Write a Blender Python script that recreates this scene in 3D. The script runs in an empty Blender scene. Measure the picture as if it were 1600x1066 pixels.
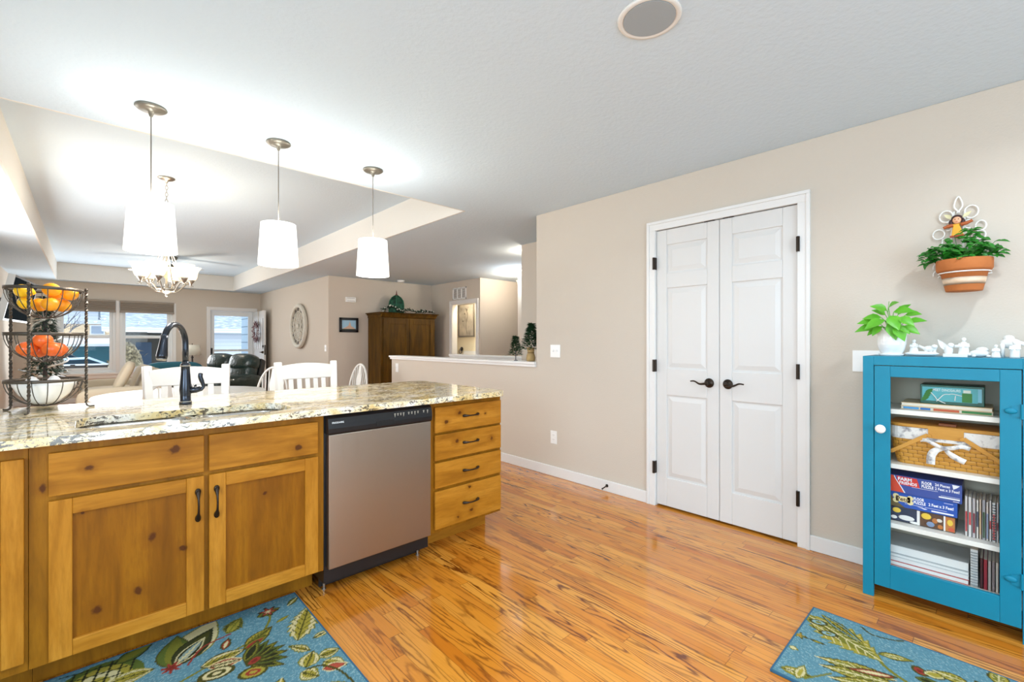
import bpy, bmesh, math, random
import numpy as np
from mathutils import Vector, Matrix
random.seed(7)
R = math.radians
scn = bpy.context.scene
COL = scn.collection
# ------------------------------------------------------------------ camera
H = 1.23
cam_data = bpy.data.cameras.new('camera'); cam_data.lens = 16; cam_data.sensor_width = 36
cam_data.shift_y = 0.0006; cam_data.clip_start = .02; cam_data.clip_end = 300
cam = bpy.data.objects.new('camera', cam_data); COL.objects.link(cam)
cam.location = (0, 0, H); cam.rotation_euler = (R(90), 0, -math.atan(665/711.))
scn.camera = cam
# ------------------------------------------------------------------ world, exposure
scn.view_settings.view_transform = 'Standard'
scn.view_settings.look = 'None'
scn.view_settings.gamma = 1
scn.view_settings.use_curve_mapping = False
scn.view_settings.exposure = 0.42
scn.cycles.use_denoising = True
scn.cycles.max_bounces = 10
scn.cycles.diffuse_bounces = 5
scn.cycles.sample_clamp_indirect = 8
w = bpy.data.worlds.new('overcast_sky'); scn.world = w; w.use_nodes = True
w.node_tree.nodes['Background'].inputs[0].default_value = (.80, .88, 1, 1)
w.node_tree.nodes['Background'].inputs[1].default_value = 2.0

def lamp(name, kind, loc, power, color=(1, 1, 1), size=.1, rot=(0, 0, 0), sy=None, spread=None):
    d = bpy.data.lights.new(name, kind); d.energy = power; d.color = color
    if kind == 'AREA':
        d.size = size
        d.shape = 'DISK'
        if sy: d.shape = 'RECTANGLE'; d.size_y = sy
        if spread: d.spread = R(spread)
    else:
        d.shadow_soft_size = size
    o = bpy.data.objects.new(name, d); o.location = loc; o.rotation_euler = rot
    COL.objects.link(o); return o

WARM = (1, .86, .70); NEUT = (.86, .94, 1); COOL = (.67, .86, 1)
# three daylight areas added out of view, the fourth at the front windows
lamp('added_daylight_back', 'AREA', (.6, -2.45, 1.15), 62, COOL, 2.6, (R(90), 0, 0), 2.0)
lamp('added_daylight_kitchen', 'AREA', (-1.82, .2, 1.45), 52, COOL, 2.0, (R(90), 0, R(-90)), 1.2)
lamp('added_daylight_living', 'AREA', (-.94, 6.2, 1.5), 50, (1, .97, .92), 2.4, (R(90), 0, R(-90)), 1.3)
lamp('daylight_front_window', 'AREA', (.5, 12.5, 1.3), 48, (.95, .98, 1), 1.8, (R(90), 0, R(180)), 1.1)
# recessed ceiling lamps of the kitchen
for x, y, pw in ((.2, .9, 6), (1.7, 1.3, 6), (.3, -1.1, 5), (2.3, -.3, 6.5)):
    lamp('recessed_lamp', 'AREA', (x, y, 2.41), pw, NEUT, .11, (0, 0, 0), None, 150)

# ------------------------------------------------------------------ colours and materials
def lin(h):
    h = h.lstrip('#'); out = []
    for i in (0, 2, 4):
        v = int(h[i:i+2], 16)/255.
        out.append(v/12.92 if v <= .04045 else ((v+.055)/1.055)**2.4)
    return (out[0], out[1], out[2], 1)

class NT:
    """small node-tree writer"""
    def __init__(s, name):
        s.mat = bpy.data.materials.new(name); s.mat.use_nodes = True
        s.t = s.mat.node_tree; s.b = s.t.nodes['Principled BSDF']; s.out = s.t.nodes['Material Output']
        s._pos = None
    def n(s, kind, **k):
        nd = s.t.nodes.new(kind)
        for a, v in k.items(): setattr(nd, a, v)
        return nd
    def put(s, sock, v):
        if isinstance(v, bpy.types.NodeSocket): s.t.links.new(v, sock)
        else: sock.default_value = v
    def m(s, op, a, b=None, c=None):
        nd = s.n('ShaderNodeMath', operation=op)
        for i, v in enumerate((a, b, c)):
            if v is not None: s.put(nd.inputs[i], v)
        return nd.outputs[0]
    def pos(s):
        if s._pos is None:
            g = s.n('ShaderNodeNewGeometry'); x = s.n('ShaderNodeSeparateXYZ')
            s.t.links.new(g.outputs['Position'], x.inputs[0]); s._pos = (g.outputs['Position'], x.outputs)
        return s._pos
    def vec(s, x, y, z):
        nd = s.n('ShaderNodeCombineXYZ')
        for i, v in enumerate((x, y, z)): s.put(nd.inputs[i], v)
        return nd.outputs[0]
    def mapv(s, v, scale=(1, 1, 1), loc=(0, 0, 0)):
        nd = s.n('ShaderNodeMapping'); s.put(nd.inputs[0], v)
        nd.inputs['Scale'].default_value = scale; nd.inputs['Location'].default_value = loc
        return nd.outputs[0]
    def noise(s, v, scale=5, detail=2, rough=.5, dist=0):
        nd = s.n('ShaderNodeTexNoise'); s.put(nd.inputs['Vector'], v)
        nd.inputs['Scale'].default_value = scale; nd.inputs['Detail'].default_value = detail
        nd.inputs['Roughness'].default_value = rough; nd.inputs['Distortion'].default_value = dist
        return nd.outputs[0]
    def voro(s, v, scale=5, rnd=1, feature='F1'):
        nd = s.n('ShaderNodeTexVoronoi', feature=feature); s.put(nd.inputs['Vector'], v)
        nd.inputs['Scale'].default_value = scale; nd.inputs['Randomness'].default_value = rnd
        return nd
    def ramp(s, f, stops, interp='LINEAR'):
        nd = s.n('ShaderNodeValToRGB'); s.put(nd.inputs[0], f); e = nd.color_ramp.elements
        nd.color_ramp.interpolation = interp
        while len(e) < len(stops): e.new(.5)
        for q, (p, col) in zip(e, stops):
            q.position = p; q.color = lin(col) if isinstance(col, str) else (col, col, col, 1)
        return nd.outputs[0]
    def mix(s, f, a, b, blend='MIX'):
        nd = s.n('ShaderNodeMix', data_type='RGBA', blend_type=blend)
        s.put(nd.inputs[0], f)
        s.put(nd.inputs[6], lin(a) if isinstance(a, str) else a)
        s.put(nd.inputs[7], lin(b) if isinstance(b, str) else b)
        return nd.outputs[2]
    def bump(s, h, strength=.2, dist=.01):
        nd = s.n('ShaderNodeBump'); nd.inputs['Strength'].default_value = strength
        nd.inputs['Distance'].default_value = dist; s.put(nd.inputs['Height'], h)
        s.t.links.new(nd.outputs[0], s.b.inputs['Normal'])
    def base(s, v): s.put(s.b.inputs['Base Color'], lin(v) if isinstance(v, str) else v)
    def set(s, rough=None, metal=None, spec=None, coat=None, coat_rough=None):
        for k, v in (('Roughness', rough), ('Metallic', metal), ('Specular IOR Level', spec), ('Coat Weight', coat), ('Coat Roughness', coat_rough)):
            if v is not None: s.put(s.b.inputs[k], v)

def mat(name, col, rough=.5, metal=0, spec=.5, bump=None, emit=None, vary=None, coat=None):
    t = NT(name); t.set(rough, metal, spec, coat)
    p = t.pos()[0]
    if vary:      # (second colour, scale)
        t.base(t.mix(t.noise(p, vary[1], 3), col, vary[0]))
    else: t.base(col)
    if bump: t.bump(t.noise(p, bump[0], 2), bump[1], bump[2] if len(bump) > 2 else .004)
    if emit:
        t.b.inputs['Emission Color'].default_value = lin(emit[0]); t.b.inputs['Emission Strength'].default_value = emit[1]
    return t.mat

KNOTS = [(.183, .485, .014), (.279, .411, .012), (.142, .296, .013), (.027, .266, .014), (.007, .784, .008), (.252, .807, .014), (-.110, .732, .010),
         (.712, .744, .012), (1.624, .806, .008), (1.531, .764, .009), (1.827, .780, .005), (1.607, .640, .010), (1.880, .616, .009), (1.619, .188, .009),
         (1.720, .205, .009), (.575, .561, .008), (1.70, .348, .006), (-.008, .626, .005)]
def wood(name, axis, light, mid, dark, rough=.38, knots=True, boards=False):
    """axis: along which world axis the grain runs"""
    t = NT(name); p, xyz = t.pos()
    sc = {'x': (1.2, 9, 9), 'y': (9, 1.2, 9), 'z': (9, 9, 1.2)}[axis]
    v = t.mapv(p, sc)
    n1 = t.noise(v, 1.6, 4, .55, .6)
    n2 = t.noise(t.mapv(p, tuple(q*9 for q in sc)), 1.3, 3, .65)
    col = t.ramp(n1, [(.28, dark), (.48, mid), (.7, light)])
    col = t.mix(t.m('MULTIPLY', t.m('SMOOTH_MAX', t.m('SUBTRACT', n2, .42), 0, .05), 1.5), col, dark)
    blotch = t.noise(p, 5, 2)
    col = t.mix(t.m('MULTIPLY', t.m('GREATER_THAN', blotch, 0), t.m('MULTIPLY', blotch, .35)), col, light)
    if boards:
        wn = t.n('ShaderNodeTexWhiteNoise', noise_dimensions='1D')
        t.put(wn.inputs['W'], t.m('FLOOR', t.m('DIVIDE', t.m('ADD', xyz[0], .037), .104)))
        col = t.mix(t.m('MULTIPLY', wn.outputs[0], .34), col, dark)
    if knots:
        wob = t.m('MULTIPLY', t.m('SUBTRACT', t.noise(p, 38, 3), .5), .034)
        best = None
        for kx, kz, kr in KNOTS:
            kr *= 1.25
            dx = t.m('MULTIPLY', t.m('SUBTRACT', xyz[0], kx), .8 if axis == 'x' else 1.15); dz = t.m('SUBTRACT', xyz[2], kz)
            d = t.m('DIVIDE', t.m('ADD', t.m('SQRT', t.m('ADD', t.m('MULTIPLY', dx, dx), t.m('MULTIPLY', dz, dz))), wob), kr)
            best = d if best is None else t.m('MINIMUM', best, d)
        halo = t.n('ShaderNodeMapRange'); t.put(halo.inputs[0], best)
        halo.inputs[1].default_value = 3.2; halo.inputs[2].default_value = .8; halo.inputs[3].default_value = 0; halo.inputs[4].default_value = .55
        col = t.mix(halo.outputs[0], col, '7a4606')
        core = t.n('ShaderNodeMapRange'); t.put(core.inputs[0], best)
        core.inputs[1].default_value = 1.05; core.inputs[2].default_value = .5; core.inputs[3].default_value = 0; core.inputs[4].default_value = .85
        col = t.mix(core.outputs[0], col, '4a2208')
    t.base(col); t.set(rough+.08, 0, .18, 0)
    t.bump(n2, .06, .002)
    return t.mat

def glass(name, tint='ffffff', refl=.12, rough=.02):
    t = NT(name); t.t.nodes.remove(t.b)
    tr = t.n('ShaderNodeBsdfTransparent'); gl = t.n('ShaderNodeBsdfGlossy'); mx = t.n('ShaderNodeMixShader')
    tr.inputs[0].default_value = lin(tint); gl.inputs['Roughness'].default_value = rough
    fr = t.n('ShaderNodeLayerWeight'); fr.inputs[0].default_value = .2
    t.t.links.new(t.m('MULTIPLY', fr.outputs['Fresnel'], refl*3), mx.inputs[0])
    t.t.links.new(tr.outputs[0], mx.inputs[1]); t.t.links.new(gl.outputs[0], mx.inputs[2])
    t.t.links.new(mx.outputs[0], t.out.inputs[0])
    return t.mat

def floor_mat():
    t = NT('oak_strip_floor'); p, xyz = t.pos(); X, Y = xyz[0], xyz[1]
    PW = .0572
    u = t.m('DIVIDE', X, PW); row = t.m('FLOOR', u); fu = t.m('FRACT', u)
    wn = t.n('ShaderNodeTexWhiteNoise', noise_dimensions='1D'); t.put(wn.inputs['W'], row)
    yy = t.m('ADD', t.m('DIVIDE', Y, .95), t.m('MULTIPLY', wn.outputs[0], 9.7)); seg = t.m('FLOOR', yy); fy = t.m('FRACT', yy)
    w2 = t.n('ShaderNodeTexWhiteNoise', noise_dimensions='2D'); t.put(w2.inputs['Vector'], t.vec(row, seg, 0))
    rnd = w2.outputs[0]; sep = t.n('ShaderNodeSeparateColor'); t.t.links.new(w2.outputs[1], sep.inputs[0])
    r2, r3 = sep.outputs[0], sep.outputs[1]
    gv = t.vec(t.m('ADD', X, t.m('MULTIPLY', rnd, 37)), t.m('ADD', Y, t.m('MULTIPLY', r2, 20)), t.m('MULTIPLY', r3, 13))
    n = t.noise(t.mapv(gv, (11, .75, 1)), 1.15, 1.5, .45, .25)
    wob = t.noise(t.mapv(gv, (60, 14, 1)), 1.2, 2)
    ph = t.m('ADD', t.m('MULTIPLY', n, t.m('ADD', 52, t.m('MULTIPLY', r3, 50))), t.m('MULTIPLY', wob, 3.4))
    ring = t.m('MULTIPLY', t.m('ADD', t.m('SINE', ph), 1), .5)
    calm = t.n('ShaderNodeMapRange'); t.put(calm.inputs[0], t.noise(t.mapv(gv, (9, 1.3, 1), (3, 7, 1)), 1, 1))
    calm.inputs[1].default_value = .36; calm.inputs[2].default_value = .62; calm.inputs[3].default_value = .45; calm.inputs[4].default_value = 1.15
    line = t.m('MULTIPLY', t.m('POWER', ring, 4.5), calm.outputs[0])
    fine = t.noise(t.mapv(gv, (330, 7, 1)), 1, 2, .6)
    basec = t.ramp(rnd, [(0, 'c4701c'), (.25, 'd28226'), (.5, 'da8c2e'), (.8, 'df983c'), (1, 'c87720')])
    col = t.mix(t.m('MULTIPLY', line, t.m('ADD', .58, t.m('MULTIPLY', r2, .4))), basec, '6a3006')
    col = t.mix(t.m('MULTIPLY', t.m('SMOOTH_MAX', t.m('SUBTRACT', fine, .45), 0, .05), .6), col, '9a5418')
    gap = t.m('MAXIMUM', t.m('GREATER_THAN', t.m('ABSOLUTE', t.m('SUBTRACT', fu, .5)), .482), t.m('GREATER_THAN', t.m('ABSOLUTE', t.m('SUBTRACT', fy, .5)), .4985))
    col = t.mix(t.m('MULTIPLY', gap, .55), col, '4a2408')
    t.base(col); t.set(t.m('ADD', .16, t.m('MULTIPLY', line, .06)), 0, .5, .42, .05)
    h = t.m('SUBTRACT', t.m('MULTIPLY', t.noise(p, 9, 1), .25), t.m('ADD', t.m('MULTIPLY', line, .03), t.m('MULTIPLY', gap, .15)))
    t.bump(h, .08, .004)
    return t.mat

def granite_mat():
    t = NT('cream_granite'); p, xyz = t.pos()
    warp = t.noise(p, 6, 2)
    v = t.mapv(t.vec(t.m('ADD', xyz[0], t.m('MULTIPLY', xyz[1], .45)), t.m('SUBTRACT', xyz[1], t.m('MULTIPLY', xyz[0], .2)), xyz[2]), (.62, 1.35, 1.1))
    n1 = t.noise(v, 11, 4, .6, .8)
    col = t.ramp(n1, [(.28, 'd2b06c'), (.4, 'e8cf95'), (.52, 'f3e6c6'), (.64, 'f8f2e6'), (.74, 'dcd2be')])
    n2 = t.noise(v, 46, 3, .65, .6)
    gold = t.m('MULTIPLY', t.m('GREATER_THAN', n2, .6), .5)
    col = t.mix(gold, col, 'a8803a')
    n3 = t.noise(t.mapv(v, (1, 1, 1), (5, 2, 7)), 62, 3, .7, .9)
    dk = t.ramp(t.m('ADD', n3, t.m('MULTIPLY', t.m('SUBTRACT', warp, .5), .3)), [(.548, 0.), (.592, 1.)])
    col = t.mix(t.m('MULTIPLY', dk, .92), col, '433a34')
    n4 = t.noise(t.mapv(v, (1, 1, 1), (15, 12, 3)), 95, 2, .6)
    col = t.mix(t.m('MULTIPLY', t.m('GREATER_THAN', n4, .63), .6), col, '8d8578')
    t.base(col); t.set(.07, 0, .6, .3, .03)
    return t.mat

def steel_mat(name, col, axis='z', rough=.28):
    t = NT(name); p = t.pos()[0]
    sc = {'z': (260, 260, 3), 'x': (3, 260, 260)}[axis]
    n = t.noise(t.mapv(p, sc), 1, 2)
    t.base(col); t.set(t.m('ADD', rough, t.m('MULTIPLY', n, .1)), 1)
    t.bump(n, .03, .001)
    return t.mat

def roof_mat():
    t = NT('grey_shingles'); p = t.pos()[0]
    n = t.noise(t.mapv(p, (3, 6, 6)), 1.4, 3)
    t.base(t.ramp(n, [(.3, '8d95a3'), (.55, 'a9b3c2'), (.7, 'd5dde8')])); t.set(.9)
    return t.mat

def siding_mat(name, a, b, step=.18):
    t = NT(name); p, xyz = t.pos()
    f = t.m('FRACT', t.m('DIVIDE', xyz[2], step))
    t.base(t.mix(t.m('LESS_THAN', f, .12), a, b)); t.set(.7)
    return t.mat

def wicker_mat(name, a, b, cw=.035, ch=.018):
    t = NT(name); p, xyz = t.pos()
    s_ = t.m('ADD', xyz[1], t.m('MULTIPLY', xyz[0], .8))
    rowf = t.m('DIVIDE', xyz[2], ch); row = t.m('FLOOR', rowf)
    off = t.m('MULTIPLY', t.m('MODULO', row, 2), .5)
    fu = t.m('FRACT', t.m('ADD', t.m('DIVIDE', s_, cw), off)); fv = t.m('FRACT', rowf)
    hu = t.m('SINE', t.m('MULTIPLY', fu, math.pi)); hv = t.m('SINE', t.m('MULTIPLY', fv, math.pi))
    h = t.m('MULTIPLY', t.m('POWER', hu, .5), t.m('POWER', hv, .5))
    n = t.noise(t.mapv(p, (20, 20, 160)), 1, 2)
    col = t.mix(n, a, b)
    t.base(t.mix(t.m('LESS_THAN', h, .25), col, '8a5a1c')); t.set(.5); t.bump(h, .6, .004)
    return t.mat

def attr_mat(name, rough=.95):
    t = NT(name); a = t.n('ShaderNodeAttribute', attribute_name='weave')
    p = t.pos()[0]; n = t.noise(p, 320, 2)
    t.base(t.mix(t.m('MULTIPLY', n, .3), a.outputs['Color'], (.02, .03, .03, 1))); t.set(rough, 0, .1)
    t.bump(n, .5, .004)
    return t.mat

def speckle_mat(name, cols, scale=40, rough=.8):
    t = NT(name); p = t.pos()[0]
    n = t.noise(p, scale, 3)
    k = len(cols)
    t.base(t.ramp(n, [(.3+.4*i/(k-1), c_) for i, c_ in enumerate(cols)])); t.set(rough)
    t.bump(n, .3, .01)
    return t.mat

MT = {}
MT['wall'] = mat('greige_wall_paint', 'cfc5b8', .8, spec=.25, bump=(95, .22, .004))
MT['ceiling'] = mat('cool_tinted_white_ceiling', 'd0e1ee', .85, spec=.2, bump=(48, .35, .006))  # cool tint put into the white to offset the floor's warm bounce
MT['tray'] = mat('warm_lit_tray_tint', 'e4e2dc', .85, spec=.2, bump=(48, .3, .006))  # lamp warmth put into the colour of the tray sides
MT['trim'] = mat('white_trim_paint', 'e8e7e5', .35)
MT['doorw'] = mat('white_door_paint', 'dcdbd9', .4)
MT['floor'] = floor_mat()
MT['granite'] = granite_mat()
AL = ('c2852c', 'aa6d18', '7e4a06')
MT['alder_x'] = wood('honey_alder_horizontal', 'x', *AL)
MT['alder_z'] = wood('honey_alder_vertical', 'z', *AL)
MT['alder_p'] = wood('honey_alder_panel', 'z', 'a3680f', '8c5407', '653803', boards=True)
MT['alder_in'] = wood('honey_alder_frame', 'z', 'a36c14', '8d590b', '6a4005')
MT['armoire'] = wood('dark_oak', 'z', '6a4a12', '4c3409', '302206', rough=.4, knots=False)
MT['steel'] = steel_mat('brushed_steel', 'a89c90', 'z', .30)
MT['sinksteel'] = steel_mat('sink_steel', 'c9c6c0', 'x', .22)
MT['black'] = mat('black_plastic', '16181c', .32)
MT['bronze'] = mat('oil_rubbed_bronze', '3a3028', .35, .8)
MT['gun'] = mat('gunmetal_faucet', '3c4048', .22, .85)
MT['iron'] = mat('wrought_iron', '5b544c', .45, .7, bump=(60, .3))
MT['nickel'] = mat('brushed_nickel', 'a9a49c', .35, .9)
MT['pewter'] = mat('pewter_canopy', '7d7a70', .4, .6)
MT['cord'] = mat('grey_cord', '6f6a62', .5)
MT['shade'] = mat('white_linen_lampshade', 'ffffff', .9, emit=('fffaf2', 1.1))
MT['bulb'] = mat('glowing_bulb', 'ffffff', .5, emit=('ffe9c8', 6))
MT['bell'] = mat('glowing_alabaster_glass', 'fff3dd', .4, emit=('ffe7bd', 1.15))
MT['amber'] = mat('glowing_amber_glass', 'f4d9a0', .4, emit=('ffd27a', 1.0))
MT['white'] = mat('white_paint', 'e4e3df', .4)
MT['plastic'] = mat('white_plastic', 'f2f2f0', .35)
MT['porcelain'] = mat('white_porcelain', 'f3f2f0', .18)
MT['bisque'] = mat('matte_white_ceramic', 'e8e7e4', .6)
MT['teal'] = mat('teal_painted_wood', '02829f', .45, bump=(30, .08), vary=('007895', 9), spec=.35)
MT['tealin'] = mat('beige_cabinet_interior', 'cfc8b4', .7)
MT['shelf'] = mat('white_shelf', 'f0ece2', .5)
MT['glass'] = glass('clear_glass')
MT['winglass'] = glass('window_glass', 'f4f8fa', .2)
MT['lemon'] = mat('yellow_citrus_skin', 'fcc419', .4, bump=(300, .2))
MT['orange'] = mat('orange_citrus_skin', 'fba414', .4, bump=(300, .25))
MT['tomato'] = mat('orange_red_tomato_skin', 'ee5a22', .25, vary=('f27a2e', 14))
MT['terra'] = mat('weathered_terracotta', 'c4763c', .85, vary=('b56a36', 20), bump=(80, .2))
MT['limewash'] = mat('whitish_pot_stain', 'd9b48e', .9, vary=('e8d9c6', 30))
MT['leafd'] = mat('deep_green_leaf', '2f8a22', .45, vary=('1d6a18', 40))
MT['leafl'] = mat('lime_green_leaf', '6cb82c', .4, vary=('4a9e1e', 30))
MT['fir'] = mat('dark_fir_needles', '1f4a28', .7, vary=('2f6236', 50))
MT['tree'] = mat('dark_spruce_needles', '34483c', .8, vary=('516858', 50))
MT['burlap'] = mat('burlap_cloth', 'b89a68', .95, bump=(260, .5))
MT['soil'] = mat('potting_soil', '4a3424', .95)
MT['wirew'] = mat('white_coated_wire', 'f0eee8', .4)
MT['rug'] = attr_mat('hooked_wool_rug')
MT['rugedge'] = mat('blue_rug_binding', '2f5d78', .95)
MT['leather'] = mat('dark_green_leather', '1c2f2c', .3, bump=(18, .35, .03), coat=.2)
MT['beige'] = mat('beige_upholstery', 'b5a78f', .9, bump=(120, .2))
MT['beige2'] = mat('pale_beige_upholstery', 'c4b8a2', .9, bump=(120, .2))
MT['tealfab'] = mat('teal_upholstery', '1f5d70', .85)
MT['linen'] = mat('cream_lampshade', 'e6e2d2', .9)
MT['blind'] = mat('taupe_cellular_shade', '9a9084', .9)
MT['vinyl'] = mat('white_window_vinyl', 'e9eef0', .4)
MT['red'] = mat('deep_red', 'a3222a', .7)
MT['darkred'] = mat('burgundy_berries', '5a1f2a', .6, vary=('7d2b36', 60))
MT['greeni'] = mat('green_patina_metal', '1f5a44', .5, .3, vary=('2f7a5c', 25))
MT['garland'] = mat('dark_garland', '24382a', .8, vary=('435a44', 60))
MT['wheelw'] = mat('whitewashed_metal', 'dcd8cc', .6, vary=('c4beb0', 30))
MT['vent'] = mat('vent_shadow', '8d8a84', .8)
MT['speaker'] = mat('grey_speaker_cloth', '9fa8ae', .9)
MT['tv'] = mat('dark_screen', '2a343c', .6, spec=.0)
MT['cream'] = mat('cream_wall_paint', 'efe3c6', .85)
MT['snow'] = mat('snow', 'f2f5fa', .9)
MT['roof'] = roof_mat()
MT['siding'] = siding_mat('blue_grey_lap_siding', 'a8bccb', '6d8190', .2)
MT['peach'] = siding_mat('peach_lap_siding', 'e8c9a0', 'd4b48a', .25)
MT['whsid'] = siding_mat('white_lap_siding', 'e4e8ee', 'c4ccd4', .2)
MT['recess'] = mat('taupe_house_wall', '7d766c', .9)
MT['garage'] = mat('teal_garage_door', '3f7480', .7)
MT['navy'] = mat('navy_door', '2f4256', .6)
MT['car'] = mat('pale_blue_car_paint', 'b7cddc', .3)
MT['cardark'] = mat('dark_car_glass', '1d3644', .2)
MT['fence'] = mat('dark_stained_wood', '4f4640', .9)
MT['shrub'] = speckle_mat('dry_brown_shrub', ['3f382c', '7a6c50', 'b5a684'], 14)
MT['pave'] = mat('pale_snowy_ground', 'd5dade', .9, vary=('b4b4ac', 1.5))
MT['bark'] = mat('grey_bark', '6d6a70', .9)
MT['wood_lid'] = wood('honey_maple', 'y', 'd9a14e', 'c98e3c', 'b07830', knots=False)
MT['wicker'] = wicker_mat('honey_woven_splint', 'd9a040', 'c08428')
MT['liner'] = speckle_mat('white_floral_cotton', ['e9e7e2', 'efece6', 'f1efe9', 'c9c6c4', '8f8c90'], 34, .9)
MT['paper'] = mat('book_paper', 'e8e0cf', .8)
def flat(h, rough=.5):
    k = 'print_'+h
    if k not in MT: MT[k] = mat('printed_'+h, h, rough)
    return MT[k]

# ------------------------------------------------------------------ mesh writer
class M:
    def __init__(s): s.v = []; s.f = []; s.mi = []; s.sm = []; s.cur = 0; s.pts = None
    def mat(s, i): s.cur = i; return s
    def add(s, vs, fs, smooth=False):
        o = len(s.v); s.v += [tuple(q) for q in vs]
        for f in fs: s.f.append([o+i for i in f]); s.mi.append(s.cur); s.sm.append(smooth)
        return s
    def box(s, x0, x1, y0, y1, z0, z1):
        if x0 > x1: x0, x1 = x1, x0
        if y0 > y1: y0, y1 = y1, y0
        if z0 > z1: z0, z1 = z1, z0
        v = [(x, y, z) for x in (x0, x1) for y in (y0, y1) for z in (z0, z1)]
        return s.add(v, [(0, 1, 3, 2), (4, 6, 7, 5), (0, 4, 5, 1), (2, 3, 7, 6), (0, 2, 6, 4), (1, 5, 7, 3)])
    def obox(s, c, size, rot=None):
        c = Vector(c); r = rot or Matrix.Identity(3); sx, sy, sz = (q/2 for q in size)
        v = [c + r @ Vector((x, y, z)) for x in (-sx, sx) for y in (-sy, sy) for z in (-sz, sz)]
        return s.add(v, [(0, 1, 3, 2), (4, 6, 7, 5), (0, 4, 5, 1), (2, 3, 7, 6), (0, 2, 6, 4), (1, 5, 7, 3)])
    def beam(s, a, b, wd, th, up=(0, 0, 1)):
        a, b = Vector(a), Vector(b); d = (b-a); L = d.length; d.normalize()
        u = Vector(up); x = u.cross(d)
        if x.length < 1e-4: x = Vector((1, 0, 0)).cross(d)
        x.normalize(); y = d.cross(x)
        rot = Matrix((x, y, d)).transposed()
        return s.obox((a+b)/2, (wd, th, L), rot)
    def tube(s, pts, r, n=8, closed=False, cap=True, flat_=None):
        P = [Vector(p) for p in pts]; k = len(P)
        rs = r if isinstance(r, (list, tuple)) else [r]*k
        nrm = None; rings = []
        for i in range(k):
            if closed: d = P[(i+1) % k]-P[i-1]
            else: d = P[min(i+1, k-1)]-P[max(i-1, 0)]
            d.normalize()
            if nrm is None:
                nrm = d.orthogonal().normalized()
            else:
                nrm = nrm - d*nrm.dot(d)
                if nrm.length < 1e-5: nrm = d.orthogonal()
                nrm.normalize()
            b = d.cross(nrm)
            rings.append([P[i] + (nrm*math.cos(2*math.pi*j/n) + b*math.sin(2*math.pi*j/n))*rs[i] for j in range(n)])
        vs = [q for rg in rings for q in rg]; fs = []
        for i in range(k if closed else k-1):
            a, b2 = i*n, ((i+1) % k)*n
            for j in range(n): fs.append((a+j, a+(j+1) % n, b2+(j+1) % n, b2+j))
        if cap and not closed:
            fs.append(tuple(range(n-1, -1, -1))); fs.append(tuple((k-1)*n+j for j in range(n)))
        return s.add(vs, fs, True)
    def lathe(s, prof, c=(0, 0, 0), n=24, axis='z', smooth=True, close=False, sx=1, sy=1):
        vs = []; fs = []; k = len(prof)
        for (r, z) in prof:
            for j in range(n):
                a = 2*math.pi*j/n; x, y = r*math.cos(a)*sx, r*math.sin(a)*sy
                q = (x, y, z) if axis == 'z' else ((z, x, y) if axis == 'x' else (y, z, x))
                vs.append((c[0]+q[0], c[1]+q[1], c[2]+q[2]))
        for i in range(k-1):
            for j in range(n):
                fs.append((i*n+j, i*n+(j+1) % n, (i+1)*n+(j+1) % n, (i+1)*n+j))
        if not close:
            if prof[0][0] > 1e-6: fs.append(tuple(range(n-1, -1, -1)))
            if prof[-1][0] > 1e-6: fs.append(tuple((k-1)*n+j for j in range(n)))
        else:
            for j in range(n): fs.append(((k-1)*n+j, (k-1)*n+(j+1) % n, (j+1) % n, j))
        return s.add(vs, fs, smooth)
    def cyl(s, c, r, h, axis='z', n=20):
        return s.lathe([(r, 0), (r, h)], c, n, axis, False)
    def ell(s, c, rad, n=14, rot=None, pw=1.0):
        rx, ry, rz = rad; vs = []; fs = []; k = n//2+1; r = rot or Matrix.Identity(3); c = Vector(c)
        sg = lambda t: math.copysign(abs(t)**pw, t)
        for i in range(k+1):
            th = math.pi*i/k
            for j in range(n):
                a = 2*math.pi*j/n
                vs.append(c + r @ Vector((rx*sg(math.sin(th))*sg(math.cos(a)), ry*sg(math.sin(th))*sg(math.sin(a)), -rz*sg(math.cos(th)))))
        for i in range(k):
            for j in range(n): fs.append((i*n+j, i*n+(j+1) % n, (i+1)*n+(j+1) % n, (i+1)*n+j))
        return s.add(vs, fs, True)
    def prism(s, poly, axis, a, b):
        """polygon in the plane across `axis`, extruded from a to b"""
        def q(p, t): return {'x': (t, p[0], p[1]), 'y': (p[0], t, p[1]), 'z': (p[0], p[1], t)}[axis]
        n = len(poly); vs = [q(p, a) for p in poly]+[q(p, b) for p in poly]
        fs = [tuple(range(n-1, -1, -1)), tuple(range(n, 2*n))]+[(i, (i+1) % n, n+(i+1) % n, n+i) for i in range(n)]
        return s.add(vs, fs)
    def leaf(s, c, d, L, W, up=(0, 0, 1), droop=.25):
        c = Vector(c); d = Vector(d).normalized(); x = d.cross(Vector(up))
        if x.length < 1e-3: x = Vector((1, 0, 0))
        x.normalize(); u = x.cross(d).normalized()
        vs = []; prof = [(0, .08), (.22, .75), (.45, 1), (.72, .65), (1, .03)]
        for t, w_ in prof:
            m_ = c + d*(L*t) - u*(droop*L*t*t)
            vs += [m_ - x*(W*w_/2) + u*(W*w_*.18), m_, m_ + x*(W*w_/2) + u*(W*w_*.18)]
        fs = []
        for i in range(len(prof)-1):
            a = i*3; fs += [(a, a+1, a+4, a+3), (a+1, a+2, a+5, a+4)]
        return s.add(vs, fs, True)
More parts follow.
